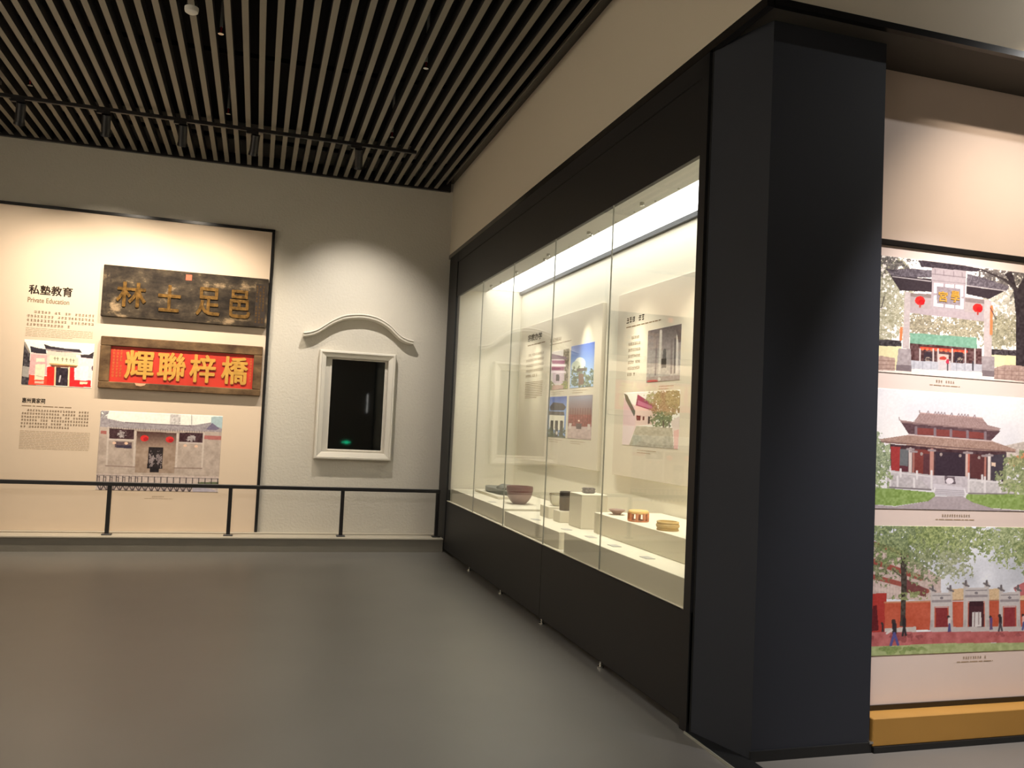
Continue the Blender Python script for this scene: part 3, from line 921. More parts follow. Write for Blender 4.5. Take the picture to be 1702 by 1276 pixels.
# red hall interior
pic = Picture([(946, 657), (985, 656), (983, 730), (943, 729)], 1.8, (150, 136, 140))
pic.poly(f((500, 770), (720, 760), (715, 990), (490, 990)), (150, 70, 66), grain=.1, scale=2)
pic.grad(f((500, 690), (720, 680), (720, 860), (498, 860)), (150, 150, 170), (136, 96, 92), 660, 688)
for q in range(9):
    pic.line(f((515 + q * 24, 800))[0], f((510 + q * 24, 980))[0], .9, (112, 44, 44), .8)
pic.poly(f((485, 975), (718, 975), (715, 1110), (482, 1090)), (196, 172, 170), grain=.06)
pic.poly(f((570, 945), (625, 945), (622, 1000), (570, 1000)), (92, 70, 74)); pic.ell(*f((597, 920))[0], 1.6, 1.4, (250, 220, 200))
pic.poly(f((500, 945), (525, 945), (522, 1000), (497, 1000)), (214, 200, 196)); pic.poly(f((680, 950), (706, 950), (704, 1005), (678, 1005)), (214, 200, 196))
pic.build('photo', pc, -8.042, -7.409, 1.450, 1.879, pa, 'photo of a red hall with pale paving')

pb = thing('text_board', (fx, 5.9, 1.17), 'cream text board with two photos above the ochre ceramics', 'board', 'boards inside the display case')
obj('board', B((fx, XB, 4.45, 6.895, 1.165, 2.75), bevel=.003), 'case_panel', pb)
quads('subheading', pc, marks_cjk(-6.71, -6.31, 2.535, .06, 1, 0, rnd, False, 1), 'ink', pb)
quads('heading_translation', pc, marks_latin(-6.71, -6.05, 2.455, .022, 1, 0, rnd, 1), 'ink_soft', pb)
quads('paragraph', pc, marks_cjk(-6.65, -6.40, 2.36, .03, 7, .022, rnd), 'ink_soft', pb)
quads('caption', pc, marks_latin(-6.05, -5.80, 1.92, .013, 2, .008, rnd), 'ink_faint', pb)
quads('caption', pc, marks_latin(-6.40, -6.05, 1.405, .013, 2, .008, rnd), 'ink_faint', pb)
# old grey photo of a colonnade
k = .2508; f = lambda *a: [(1010 + x * k, 500 + y * k) for x, y in a]
pic = Picture([(1077, 550), (1133, 538), (1130, 632), (1075, 635)], 1.6, (160, 152, 150))
pic.grad(f((262, 195), (498, 150), (488, 330), (262, 330)), (92, 80, 82), (150, 140, 140), 540, 575)
pic.poly(f((260, 440), (490, 430), (485, 530), (255, 530)), (186, 178, 172), grain=.05)
pic.poly(f((370, 320), (388, 320), (388, 445), (356, 445)), (96, 92, 92)); pic.poly(f((356, 385), (390, 385), (390, 425), (356, 425)), (44, 40, 40))
for a, b, w, c in (((352, 200), (345, 500), 4, (206, 200, 194)), ((325, 260), (318, 490), 2.4, (130, 118, 120)), ((425, 240), (422, 480), 3, (128, 116, 116)), ((463, 230), (460, 480), 3.4, (214, 206, 200)), ((448, 250), (444, 480), 2, (80, 72, 74))):
    pic.line(f(a)[0], f(b)[0], w, c)
pic.poly(f((455, 190), (498, 160), (492, 270), (470, 280)), (90, 78, 80))
pic.poly(f((250, 505), (488, 495), (486, 540), (248, 545)), (176, 160, 154))
pic.ell(*f((300, 530))[0], 9, 2.2, (196, 90, 86)); pic.ell(*f((343, 518))[0], 2.4, 3, (220, 214, 206))
pic.grain(.04)
pic.build('photo', pc, -6.275, -5.708, 1.952, 2.376, pb, 'old grey photo of a hall with tall columns')
# lane with pink houses
pic = Picture([(1037, 653), (1131, 648), (1127, 745), (1036, 740)], 1.6, (244, 240, 234))
pic.poly(f((105, 640), (185, 700), (195, 830), (150, 950), (100, 950)), (226, 196, 200))
pic.poly(f((108, 612), (130, 625), (190, 740), (180, 770), (120, 660)), (92, 96, 88))
pic.poly(f((185, 690), (330, 740), (320, 820), (190, 832)), (232, 204, 196))
pic.poly(f((200, 620), (330, 700), (330, 740), (190, 695)), (150, 70, 100)); pic.poly(f((205, 660), (320, 710), (318, 728), (200, 690)), (190, 120, 150))
pic.poly(f((195, 762), (222, 765), (222, 797), (196, 797)), (128, 50, 50)); pic.poly(f((236, 768), (248, 768), (248, 795), (236, 795)), (120, 54, 54)); pic.poly(f((272, 768), (284, 768), (284, 816), (272, 818)), (70, 50, 50))
pic.leaves(*f((400, 670))[0], 27, 22, (128, 112, 74), (180, 162, 120), 1.05, 3, 21)
pic.leaves(*f((290, 640))[0], 11, 8, (150, 150, 110), (190, 186, 150), .7, 3, 22)
pic.leaves(*f((370, 790))[0], 18, 12, (80, 98, 64), (146, 150, 108), 1.0, 3, 23)
pic.poly(f((420, 800), (475, 765), (470, 960), (440, 960), (430, 840)), (222, 206, 200))
pic.line(f((372, 800))[0], f((375, 880))[0], 2.4, (80, 66, 56)); pic.line(f((410, 800))[0], f((412, 900))[0], 1.6, (80, 66, 56))
pic.poly(f((195, 832), (430, 842), (440, 980), (150, 960)), (176, 170, 152), grain=.06)
pic.poly(f((100, 830), (185, 832), (150, 960), (98, 955)), (224, 206, 210)); pic.poly(f((440, 860), (472, 850), (466, 980), (440, 980)), (226, 180, 176))
pic.build('photo', pc, -6.70, -5.69, 1.432, 1.877, pb, 'photo of a lane with pink houses and a brown tree')

# ---- white plinths standing in the case
def plinth(x0, x1, y0, y1, z0, z1, label, bevel=.003):
    o = obj('display_plinth', B((x0, x1, y0, y1, z0, z1), bevel=bevel), 'plinth_white')
    return tag(o, label, 'plinth', 'white plinths in the display case')
ZA, ZBp, ZCp, ZD, ZE, ZF = .765, .752, .772, .925, 1.026, .853
plinth(2.29, XB - .01, 7.69, 9.92, .62, ZA, 'long white plinth under the inkstone and the maroon bowl')
plinth(2.28, XB - .01, 6.14, 7.62, .62, ZBp, 'low white plinth carrying the small white riser boxes')
plinth(2.265, XB - .01, 4.08, 5.99, .62, ZCp, 'long low white plinth stepping up to the ochre ceramics')
plinth(2.50, XB - .01, 4.08, 5.985, ZCp, ZD, 'raised white plinth under the dish and ochre ceramics')
plinth(2.53, 2.755, 6.33, 6.60, ZBp, ZE, 'tall white riser box topped by the carved stone seal')
plinth(2.51, 2.76, 7.05, 7.28, ZBp, ZF, 'small white riser box under the pale cup')
plinth(2.50, 2.68, 6.74, 6.90, ZBp, ZF - .004, 'small white riser box under the dark brush pot')
plinth(2.50, 2.86, 8.66, 9.62, ZA, ZA + .03, 'thin white slab lying under the grey inkstone')

# ---- artefacts
# carved inkstone, leaf shaped
ink = thing('inkstone', (2.67, 9.05, ZA + .03), 'grey carved leaf shaped inkstone on a thin white slab', 'inkstone')
bm = bmesh.new()
N = 40
def outline(t, s=1.0):
    a = 2 * math.pi * t
    r = 1 + .10 * math.sin(3 * a + .4) + .05 * math.sin(7 * a)
    return (2.67 + s * .125 * r * math.cos(a), 9.14 + s * .40 * r * math.sin(a))
levels = [(.94, 0), (1.0, .012), (1.0, .044), (.97, .056), (.90, .058), (.82, .048), (.45, .044)]
rings = [[bm.verts.new((*outline(k2 / N, s), ZA + .03 + z)) for k2 in range(N)] for s, z in levels]
for a, b in zip(rings[:-1], rings[1:]):
    for k2 in range(N):
        bm.faces.new((a[k2], a[(k2 + 1) % N], b[(k2 + 1) % N], b[k2]))
bm.faces.new(rings[0][::-1]); bm.faces.new(rings[-1])
obj('stone', bm, 'inkstone', ink, smooth=True)
bm = bmesh.new()
bmesh.ops.create_icosphere(bm, subdivisions=3, radius=1)
for v in bm.verts:
    n = 1 + .16 * math.sin(5 * v.co.x + 3 * v.co.y) + .12 * math.sin(9 * v.co.y + 4 * v.co.z)
    v.co = Vector((2.69 + v.co.x * .085 * n, 9.0 + v.co.y * .17 * n, ZA + .090 + v.co.z * .042 * n))
obj('carved_ornament', bm, 'inkstone', ink, smooth=True)

# maroon bowl
bw = thing('bowl', (2.60, 8.20, ZA), 'round maroon and mauve bowl standing beside the grey inkstone', 'bowl')
c = (2.60, 8.20, ZA)
obj('body', lathe([(0, 0), (.062, 0), (.068, .008), (.092, .03), (.115, .065), (.127, .10), (.131, .128), (.123, .128), (.117, .10), (.10, .06), (.06, .025), (0, .018)], 48, c), 'clay_mauve', bw, smooth=True)
obj('glazed_rim', lathe([(.131, .124), (.135, .13), (.136, .172), (.133, .178), (.127, .178), (.124, .172), (.123, .124)], 48, c), 'clay_maroon', bw, smooth=True)

cp = thing('cup', (2.64, 7.165, ZF), 'pale celadon cup with thin brown lines on a white riser', 'cup')
c = (2.64, 7.165, ZF)
obj('body', lathe([(0, 0), (.048, 0), (.05, .006), (.07, .022), (.084, .05), (.088, .08), (.084, .105), (.079, .105), (.082, .08), (.077, .05), (.06, .026), (0, .016)], 40, c), 'celadon', cp, smooth=True)
obj('rim_line', lathe([(.0845, .102), (.086, .106), (.080, .108), (.0785, .103)], 40, c), 'brown_line', cp, smooth=True)
for q in range(6):
    a = q * math.pi / 3 + .3
    bmt = [tube((c[0] + r0 * math.cos(a), c[1] + r0 * math.sin(a), c[2] + z0), (c[0] + r1 * math.cos(a), c[1] + r1 * math.sin(a), c[2] + z1), .0022, 6) for r0, z0, r1, z1 in ((.071, .022, .085, .05), (.085, .05, .089, .08), (.089, .08, .085, .103))]
    obj('painted_line', join(*bmt), 'brown_line', cp)

bpz = ZF - .004
bo = thing('brush_pot', (2.575, 6.82, bpz), 'dark brown cylindrical brush pot on a small white riser', 'pot')
c = (2.575, 6.82, bpz)
obj('body', lathe([(0, 0), (.046, 0), (.048, .004), (.047, .118), (.042, .118), (.042, .01), (0, .01)], 32, c), 'bamboo_dark', bo, smooth=True)
obj('rim_band', lathe([(.047, .112), (.050, .116), (.050, .158), (.047, .162), (.042, .162), (.041, .112)], 32, c), 'bamboo_rim', bo, smooth=True)

se = thing('stone_seal', (2.655, 6.5, ZE), 'small grey carved stone box on the tall white riser', 'seal')
obj('body', B((2.612, 2.698, 6.465, 6.535, ZE, ZE + .045), bevel=.004, seg=2), 'soapstone', se)
obj('carved_band', B((2.608, 2.702, 6.461, 6.539, ZE + .008, ZE + .014), (2.608, 2.702, 6.461, 6.539, ZE + .032, ZE + .038)), 'soapstone', se)

di = thing('dish', (2.618, 5.836, ZD), 'shallow brown clay dish on the raised white plinth', 'dish')
c = (2.618, 5.836, ZD)
obj('body', lathe([(0, 0), (.028, 0), (.03, .008), (.045, .02), (.062, .034), (.064, .037), (.061, .038), (.043, .026), (.02, .014), (0, .012)], 36, c), 'dish_clay', di, smooth=True)

st = thing('ceramic_stool', (2.60, 5.43, ZD), 'small ochre ceramic stand with open legs on white plinth', 'stand')
c = (2.60, 5.43, ZD)
obj('top_disc', lathe([(0, .052), (.062, .052), (.070, .056), (.073, .063), (.071, .071), (.064, .077), (.05, .078), (.045, .075), (0, .074)], 40, c), 'ochre_glaze', st, smooth=True)
obj('base_ring', lathe([(.062, 0), (.072, 0), (.074, .004), (.072, .009), (.062, .009), (.062, 0)], 40, c), 'ochre_red', st, smooth=True)
for q in range(8):
    a = q * math.pi / 4 + .2
    obj('leg', tube((c[0] + .067 * math.cos(a), c[1] + .067 * math.sin(a), ZD + .006), (c[0] + .064 * math.cos(a), c[1] + .064 * math.sin(a), ZD + .058), .009, 8, .012), 'ochre_red', st)

ri = thing('ceramic_ring', (2.58, 4.95, ZD), 'sand coloured ribbed ceramic ring at the end of the plinth', 'ceramic ring')
c = (2.58, 4.95, ZD)
obj('body', lathe([(.054, 0), (.070, 0), (.072, .010), (.066, .016), (.074, .022), (.076, .036), (.071, .041), (.069, .046), (.073, .052), (.069, .058), (.060, .058), (.057, .050), (.055, .02), (.054, 0)], 44, c), 'sand_ceramic', ri, smooth=True)
obj('inner_disc', lathe([(0, .030), (.056, .030), (.056, .036), (0, .036)], 40, c), 'sand_ceramic', ri)

# ---- caption plates lying on the plinths
for (x, y, z, lb) in ((2.36, 8.35, ZA, 'small grey caption plate lying in front of the maroon bowl'), (2.36, 6.95, ZBp, 'small grey caption plate in front of the pale cup'),
                      (2.40, 6.30, ZBp, 'small grey caption plate in front of the tall riser box'), (2.37, 5.72, ZCp, 'small grey caption plate in front of the brown clay dish'),
                      (2.37, 5.30, ZCp, 'small grey caption plate in front of the open legged stand'), (2.37, 4.80, ZCp, 'small grey caption plate in front of the ribbed ceramic ring')):
    o = obj('caption_plate', B((x - .03, x + .03, y - .05, y + .05, z, z + .003)), 'caption_plate')
    tag(o, lb, 'label', 'caption plates in the display case')

# ================================================================== ALCOVE PHOTO BOARD
AY = 3.70
ab = thing('photo_board', (4.0, AY, .19), 'tall pale board printed with three large temple photos', 'board')
obj('board', B((3.045, 5.4, AY, 3.85, .195, 2.60)), 'pink_board', ab)
obj('top_bar', B((3.045, 5.4, AY - .012, 3.85, 2.600, 2.632), bevel=.003), 'black_trim', ab)
obj('bottom_bar', B((3.045, 5.4, AY - .008, 3.85, .168, .195)), 'black_trim', ab)
pq = facing_room(AY)
X0, X1 = 3.05, 4.5

# photo 1: stone gateway
k = .2352; f = lambda *a: [(1420 + x * k, 380 + y * k) for x, y in a]
pic = Picture([(1445.4, 421.8), (1793.5, 464.8), (1791.1, 643.1), (1440.3, 616.6)], 1.15, (252, 244, 236))
pic.leaves(*f((230, 480))[0], 46, 62, (126, 124, 96), (196, 192, 164), .85, 4, 31)
pic.leaves(*f((230, 240))[0], 42, 18, (58, 54, 56), (130, 124, 118), .8, 3.5, 32)
pic.leaves(*f((160, 650))[0], 50, 42, (140, 136, 106), (206, 200, 172), .8, 4, 33)
pic.leaves(*f((1150, 560))[0], 60, 60, (150, 144, 124), (210, 202, 184), .8, 4, 34)
pic.leaves(*f((1060, 330))[0], 46, 22, (60, 54, 56), (126, 118, 112), .85, 3.5, 35)
pic.leaves(*f((1050, 740))[0], 36, 28, (116, 112, 86), (182, 174, 142), 1.0, 3.5, 36)
pic.leaves(*f((1400, 400))[0], 70, 50, (70, 66, 62), (150, 144, 134), .65, 6, 37)
pic.leaves(*f((490, 690))[0], 30, 24, (108, 100, 78), (176, 164, 134), 1.0, 3.5, 38)
pic.leaves(*f((790, 700))[0], 36, 22, (112, 106, 82), (180, 168, 136), 1.0, 3.5, 39)
pic.poly(f((60, 775), (330, 790), (330, 835), (60, 820)), (62, 56, 58), grain=.1, scale=2)
pic.poly(f((60, 825), (330, 832), (320, 1000), (60, 990)), (226, 216, 164))
pic.poly(f((60, 890), (200, 900), (285, 915), (285, 1005), (60, 995)), (178, 148, 134), grain=.06)
for q in range(3): pic.line(f((60, 925 + q * 28))[0], f((285, 935 + q * 28))[0], .8, (128, 96, 88))
pic.poly(f((965, 850), (1600, 880), (1600, 925), (965, 895)), (66, 58, 62), grain=.1, scale=2)
pic.poly(f((965, 890), (1600, 920), (1600, 1020), (965, 975)), (230, 220, 168))
pic.poly(f((985, 985), (1060, 962), (1600, 985), (1600, 1120), (985, 1060)), (176, 146, 134), grain=.06)
for q in range(3): pic.line(f((985, 1000 + q * 28))[0], f((1600, 1025 + q * 30))[0], .8, (128, 98, 92))
for q in range(12): pic.line(f((1010 + q * 50, 975))[0], f((1010 + q * 50, 1070))[0], .7, (132, 102, 94))
pic.poly(f((390, 735), (865, 770), (865, 850), (390, 812)), (116, 164, 138), grain=.05)
pic.poly(f((390, 808), (900, 848), (900, 965), (390, 940)), (88, 58, 58), grain=.12, scale=3)
pic.line(f((470, 842))[0], f((790, 868))[0], 4.4, (214, 64, 44)); pic.line(f((470, 830))[0], f((800, 852))[0], 1.4, (70, 40, 40))
for q in range(10): pic.ell(*f((480 + q * 33, 850 + q * 2.6))[0], 2.4, 2.0, (236, 110, 70))
for x0 in (462, 556, 590, 690, 783, 850): pic.line(f((x0, 850))[0], f((x0, 955))[0], 2.4, (206, 196, 192))
for x0, x1 in ((490, 545), (705, 765)): pic.poly(f((x0, 870), (x1, 874), (x1, 945), (x0, 942)), (52, 40, 48)); pic.leaves(*f(((x0 + x1) / 2, 925))[0], 6, 5, (190, 170, 150), (110, 90, 80), .5, 2, 41)
pic.poly(f((590, 885), (665, 890), (660, 960), (590, 955)), (206, 176, 164)); pic.ell(*f((625, 915))[0], 6, 3, (190, 60, 50))
pic.poly(f((395, 930), (905, 958), (905, 1015), (395, 992)), (184, 184, 192), grain=.04)
for x0 in range(420, 900, 60): pic.line(f((x0, 935))[0], f((x0, 1005))[0], .9, (140, 140, 152))
pic.poly(f((395, 990), (905, 1012), (905, 1100), (395, 1060)), (244, 228, 218))
pic.poly(f((590, 930), (680, 935), (680, 1003), (590, 998)), (196, 186, 188))
pic.ell(*f((657, 940))[0], 2.6, 4.5, (196, 40, 70)); pic.line(f((657, 955))[0], f((657, 1000))[0], 2.0, (60, 50, 60)); pic.line(f((835, 940))[0], f((835, 998))[0], 2.2, (50, 44, 50))
pic.poly(f((390, 455), (545, 465), (545, 600), (395, 592)), (168, 154, 154)); pic.poly(f((770, 480), (915, 500), (915, 655), (770, 640)), (172, 158, 156))
pic.poly(f((395, 455), (545, 462), (545, 490), (395, 480)), (132, 116, 112)); pic.poly(f((780, 488), (915, 505), (915, 530), (780, 515)), (132, 116, 114))
pic.poly(f((545, 270), (790, 300), (772, 640), (540, 605)), (170, 156, 160))
pic.poly(f((390, 555), (920, 600), (915, 655), (390, 595)), (172, 156, 160))
pic.line(f((550, 320))[0], f((785, 345))[0], 1.5, (130, 116, 120)); pic.line(f((548, 365))[0], f((783, 388))[0], 1.2, (140, 126, 130))
for x0 in (570, 630, 700, 760): pic.line(f((x0, 285 + (x0 - 545) * .12))[0], f((x0, 322 + (x0 - 545) * .1))[0], 1.2, (128, 112, 118))
pic.poly(f((225, 290), (400, 282), (545, 295), (545, 345), (270, 345)), (96, 88, 96), grain=.1, scale=2)
pic.poly(f((250, 330), (545, 355), (545, 447), (320, 437)), (52, 42, 48))
pic.line(f((268, 338))[0], f((540, 372))[0], 1.3, (206, 196, 196)); pic.line(f((225, 288))[0], f((300, 300))[0], 2.0, (60, 52, 58))
pic.poly(f((795, 318), (920, 350), (1095, 408), (1070, 440), (790, 400)), (98, 90, 98), grain=.1, scale=2)
pic.poly(f((790, 405), (1060, 440), (950, 497), (790, 462)), (52, 42, 48))
pic.line(f((793, 402))[0], f((1070, 440))[0], 1.3, (206, 196, 196))
pic.poly(f((450, 222), (640, 232), (905, 285), (860, 305), (545, 275), (470, 270)), (60, 50, 58), grain=.06, scale=2)
pic.poly(f((560, 382), (768, 403), (768, 567), (560, 547)), (252, 248, 240))
pic.poly(f((580, 405), (748, 423), (748, 546), (580, 527)), (142, 128, 134), grain=.05, scale=2)
for (a, b) in (((625, 378), (640, 412)), ((700, 390), (712, 425)), ((625, 530), (640, 560)), ((700, 538), (712, 568))):
    pic.poly(f(a, (b[0], a[1]), b, (a[0], b[1])), (160, 146, 152))
for a in ((556, 455), (750, 478)): pic.poly(f(a, (a[0] + 24, a[1]), (a[0] + 24, a[1] + 16), (a[0], a[1] + 16)), (160, 146, 152))
pic.poly(f((355, 445), (395, 450), (385, 850), (338, 845)), (188, 174, 172), grain=.03)
pic.poly(f((915, 500), (968, 508), (968, 905), (912, 900)), (190, 176, 174), grain=.03)
pic.poly(f((310, 845), (397, 850), (402, 1008), (292, 1002)), (160, 148, 150), grain=.05); pic.poly(f((897, 898), (988, 905), (985, 1048), (903, 1042)), (160, 148, 150), grain=.05)
pic.poly(f((292, 960), (400, 966), (402, 1008), (290, 1004)), (118, 104, 108)); pic.poly(f((900, 1000), (986, 1006), (985, 1048), (903, 1042)), (120, 106, 110))
for c in ((462, 508), (870, 560)):
    pic.ell(*f(c)[0], 8.4, 7.4, (224, 34, 30)); pic.ell(*f((c[0] + 12, c[1] + 12))[0], 5, 4.6, (196, 18, 24)); pic.line(f((c[0], c[1] + 30))[0], f((c[0], c[1] + 44))[0], 3, (170, 60, 50))
for c, q in (((330, 740), 14), ((968, 640), 34)):
    pic.line(f((c[0], c[1] - q * 2.6))[0], f((c[0] - 4, c[1] + q * 3))[0], 4.6, (236, 122, 70))
pic.poly(f((1110, 300), (1150, 430), (1200, 330), (1240, 330), (1205, 500), (1215, 975), (1140, 965), (1140, 620), (1120, 420), (1060, 320)), (52, 44, 48), grain=.05)
for a, b, w in (((1150, 430), (1060, 360), 5), ((1060, 360), (900, 290), 3), ((1170, 480), (1300, 300), 6), ((210, 480), (190, 560), 1.5), ((1000, 640), (960, 560), 1.4)):
    pic.line(f(a)[0], f(b)[0], w, (58, 50, 52))
pic.poly(f((60, 995), (290, 1003), (400, 1010), (400, 1200), (60, 1200)), (238, 222, 210)); pic.poly(f((985, 1060), (1600, 1120), (1600, 1250), (985, 1200)), (244, 226, 212))
pic.grain(.025)
ph = pic.build('photo', pq, X0, X1, 1.922, 2.543, ab, 'photo of a grey stone gateway with two red lanterns', wash=.25)
text('sign_character', '宮', pq, 3.503, 3.560, 2.331, 2.386, 'gold_leaf', ph, fat=.002, h=.004)
text('sign_character', '學', pq, 3.586, 3.641, 2.335, 2.396, 'gold_leaf', ph, fat=.002, h=.004)

# photo 2: double roofed hall
k = .2038; f = lambda *a: [(1420 + x * k, 640 + y * k) for x, y in a]
pic = Picture([(1439.6, 643.7), (1790.7, 667.9), (1788.2, 851.7), (1434.4, 844.7)], 1.15, (232, 230, 234))
pic.img += ((vnoise(pic.x, pic.y, 40, 51) - .5) * 26)[..., None] * np.array([1.2, 1.0, .6])
pic.poly(f((1190, 500), (1384, 460), (1900, 440), (1900, 700), (1190, 640)), (196, 180, 168), grain=.08)
pic.poly(f((1250, 605), (1400, 545), (1900, 560), (1900, 660), (1260, 660)), (214, 128, 76))
pic.leaves(*f((200, 590))[0], 28, 36, (84, 104, 66), (166, 182, 128), .8, 5, 52)
pic.leaves(*f((130, 500))[0], 24, 30, (100, 118, 80), (176, 190, 140), .7, 5, 53)
pic.poly(f((290, 480), (1240, 545), (1225, 790), (295, 730)), (66, 40, 46), grain=.05)
pic.poly(f((295, 500), (375, 505), (365, 710), (300, 700)), (164, 40, 40)); pic.poly(f((370, 520), (440, 525), (435, 660), (368, 655)), (92, 96, 100)); pic.poly(f((365, 655), (440, 660), (435, 740), (365, 735)), (84, 34, 44))
pic.poly(f((490, 520), (610, 530), (610, 740), (490, 730)), (118, 44, 40)); pic.poly(f((560, 560), (620, 560), (620, 740), (560, 735)), (82, 40, 46))
pic.poly(f((660, 540), (905, 555), (905, 750), (655, 740)), (48, 34, 46)); pic.poly(f((945, 560), (1055, 565), (1055, 770), (945, 750)), (84, 40, 42))
pic.poly(f((1110, 570), (1235, 560), (1220, 780), (1112, 780)), (58, 50, 62)); pic.poly(f((1115, 628), (1150, 630), (1150, 662), (1115, 660)), (226, 190, 160))
for c in ((545, 560), (705, 565), (860, 575), (1015, 590)): pic.ell(*f(c)[0], 2.2, 2.8, (156, 136, 130))
for x0, y0, y1, w, cc in ((455, 520, 740, 5.4, (206, 188, 182)), (481, 540, 735, 3.4, (168, 96, 84)), (630, 530, 790, 6.6, (192, 124, 108)), (917, 550, 770, 5, (206, 170, 158)), (932, 550, 760, 3.4, (190, 84, 66)), (1066, 575, 770, 3.4, (176, 100, 86)), (1098, 570, 785, 5.0, (220, 206, 200))):
    pic.line(f((x0, y0))[0], f((x0 - 3, y1))[0], w, cc); pic.line(f((x0 - 26, y0))[0], f((x0 + 26, y0 + 3))[0], 3.4, (146, 130, 132))
pic.poly(f((380, 305), (1190, 372), (1112, 452), (440, 398)), (82, 54, 60), grain=.05)
pic.poly(f((500, 345), (1060, 388), (1060, 440), (500, 400)), (126, 50, 46))
for x0 in (500, 655, 785, 920, 1065): pic.line(f((x0, 345 + (x0 - 500) * .075))[0], f((x0, 405 + (x0 - 500) * .07))[0], 4.4, (124, 104, 112))
pic.poly(f((535, 222), (800, 250), (1040, 268), (1085, 325), (1192, 352), (1170, 376), (380, 306), (366, 282), (485, 300)), (160, 126, 122), grain=.05, scale=2)
for q in range(26): pic.line(f((545 + q * 19, 235 + q * 1.7))[0], f((470 + q * 26, 306 + q * 2.4))[0], .8, (136, 100, 98), .6)
pic.line(f((535, 226))[0], f((1040, 268))[0], 1.4, (196, 150, 140)); pic.line(f((378, 300))[0], f((1180, 372))[0], 1.2, (110, 80, 80))
pic.line(f((366, 285))[0], f((362, 262))[0], 1.2, (120, 90, 90)); pic.line(f((530, 222))[0], f((528, 208))[0], 1.4, (120, 90, 86))
for q, x0 in enumerate((595, 655, 680, 705, 730, 788, 845, 870, 895, 920, 975)):
    y0 = 226 + (x0 - 535) * .085
    pic.line(f((x0 - 8, y0))[0], f((x0 + 4, y0 - 20))[0], 1.1, (126, 96, 100)); pic.line(f((x0 + 4, y0 - 20))[0], f((x0 + 12, y0))[0], 1.1, (126, 96, 100))
pic.poly(f((440, 405), (800, 432), (1122, 456), (1190, 480), (1318, 525), (1305, 546), (760, 520), (225, 468), (202, 440)), (166, 128, 112), grain=.07, scale=2)
for q in range(40): pic.line(f((450 + q * 17, 412 + q * 1.2))[0], f((250 + q * 26.5, 470 + q * 1.9))[0], .8, (138, 100, 86), .55)
pic.line(f((440, 404))[0], f((1122, 456))[0], 1.8, (206, 176, 170)); pic.line(f((215, 460))[0], f((1310, 545))[0], 1.4, (96, 66, 66))
pic.poly(f((265, 690), (620, 730), (620, 850), (265, 835)), (184, 176, 180), grain=.06); pic.poly(f((940, 760), (1300, 795), (1310, 890), (930, 880)), (196, 190, 192), grain=.06)
pic.poly(f((500, 730), (920, 745), (930, 880), (620, 850)), (190, 180, 188), grain=.04)
for x0, y0, y1 in ((290, 680, 820), (375, 685, 745), (350, 745, 840), (508, 702, 760), (485, 760, 850), (627, 700, 850), (930, 720, 870), (1040, 735, 790), (1062, 750, 880), (1163, 735, 790), (1188, 760, 885), (1240, 760, 800)):
    pic.line(f((x0, y0))[0], f((x0, y1))[0], 3.4, (222, 216, 218))
pic.line(f((270, 705))[0], f((620, 745))[0], 1.6, (216, 210, 212)); pic.line(f((940, 775))[0], f((1300, 800))[0], 1.6, (226, 220, 222)); pic.line(f((270, 832))[0], f((620, 852))[0], 2.6, (110, 100, 104)); pic.line(f((930, 882))[0], f((1310, 890))[0], 2.4, (120, 110, 112))
pic.poly(f((735, 740), (815, 745), (825, 808), (735, 800)), (96, 80, 90)); pic.ell(*f((775, 780))[0], 6.4, 5, (226, 214, 224))
pic.poly(f((640, 800), (900, 835), (915, 900), (645, 890)), (206, 198, 208))
for q in range(4): pic.line(f((655, 850 + q * 14))[0], f((890, 862 + q * 14))[0], 1.1, (150, 142, 152))
pic.line(f((655, 838))[0], f((642, 892))[0], 2.4, (230, 226, 230)); pic.line(f((895, 850))[0], f((912, 900))[0], 2.4, (230, 226, 230))
pic.poly(f((60, 835), (300, 842), (650, 875), (660, 915), (600, 945), (330, 985), (60, 965)), (128, 162, 72), grain=.08, scale=3)
pic.poly(f((915, 890), (1384, 890), (1900, 890), (1900, 1060), (1384, 1020), (1100, 1000), (900, 935)), (130, 164, 72), grain=.08, scale=3)
pic.poly(f((655, 905), (885, 908), (960, 955), (1130, 1005), (1384, 1025), (1900, 1060), (1900, 1100), (60, 1020), (60, 965), (330, 990), (600, 945)), (168, 152, 158), grain=.03)
pic.leaves(*f((195, 770))[0], 20, 15, (96, 120, 66), (176, 192, 130), .85, 3, 54)
pic.leaves(*f((1330, 720))[0], 34, 30, (98, 116, 66), (172, 180, 120), .9, 5, 55)
pic.leaves(*f((1500, 760))[0], 40, 36, (98, 116, 66), (172, 180, 120), .85, 5, 56)
pic.leaves(*f((1350, 850))[0], 24, 12, (110, 134, 70), (170, 186, 110), .85, 4, 57)
pic.grain(.02)
pic.build('photo', pq, X0, X1, 1.2056, 1.8365, ab, 'photo of a double roofed temple hall behind a lawn', wash=.6)

# photo 3: red wall with three stone gates
k = .3337; f = lambda *a: [(1420 + x * k, 850 + y * k) for x, y in a]
pic = Picture([(1433.7, 872.9), (1787.9, 877.4), (1785.2, 1076.4), (1428.0, 1090.9)], 1.15, (206, 212, 226))
pic.img += ((vnoise(pic.x, pic.y, 26, 61) - .3) * 60)[..., None]
pic.poly(f((40, 140), (110, 165), (300, 240), (430, 330), (430, 445), (40, 430)), (204, 178, 170), grain=.06)
for a, b, w, cc in (((40, 230), (330, 330), 9, (158, 66, 56)), ((40, 310), (360, 395), 8, (162, 70, 60)), ((40, 370), (420, 440), 5, (214, 190, 180)), ((100, 160), (260, 215), 8, (160, 70, 60))):
    pic.line(f(a)[0], f(b)[0], w, cc)
for q in range(7): pic.line(f((110 + q * 18, 180 + q * 8))[0], f((110 + q * 18, 225 + q * 8))[0], 1.1, (232, 210, 196))
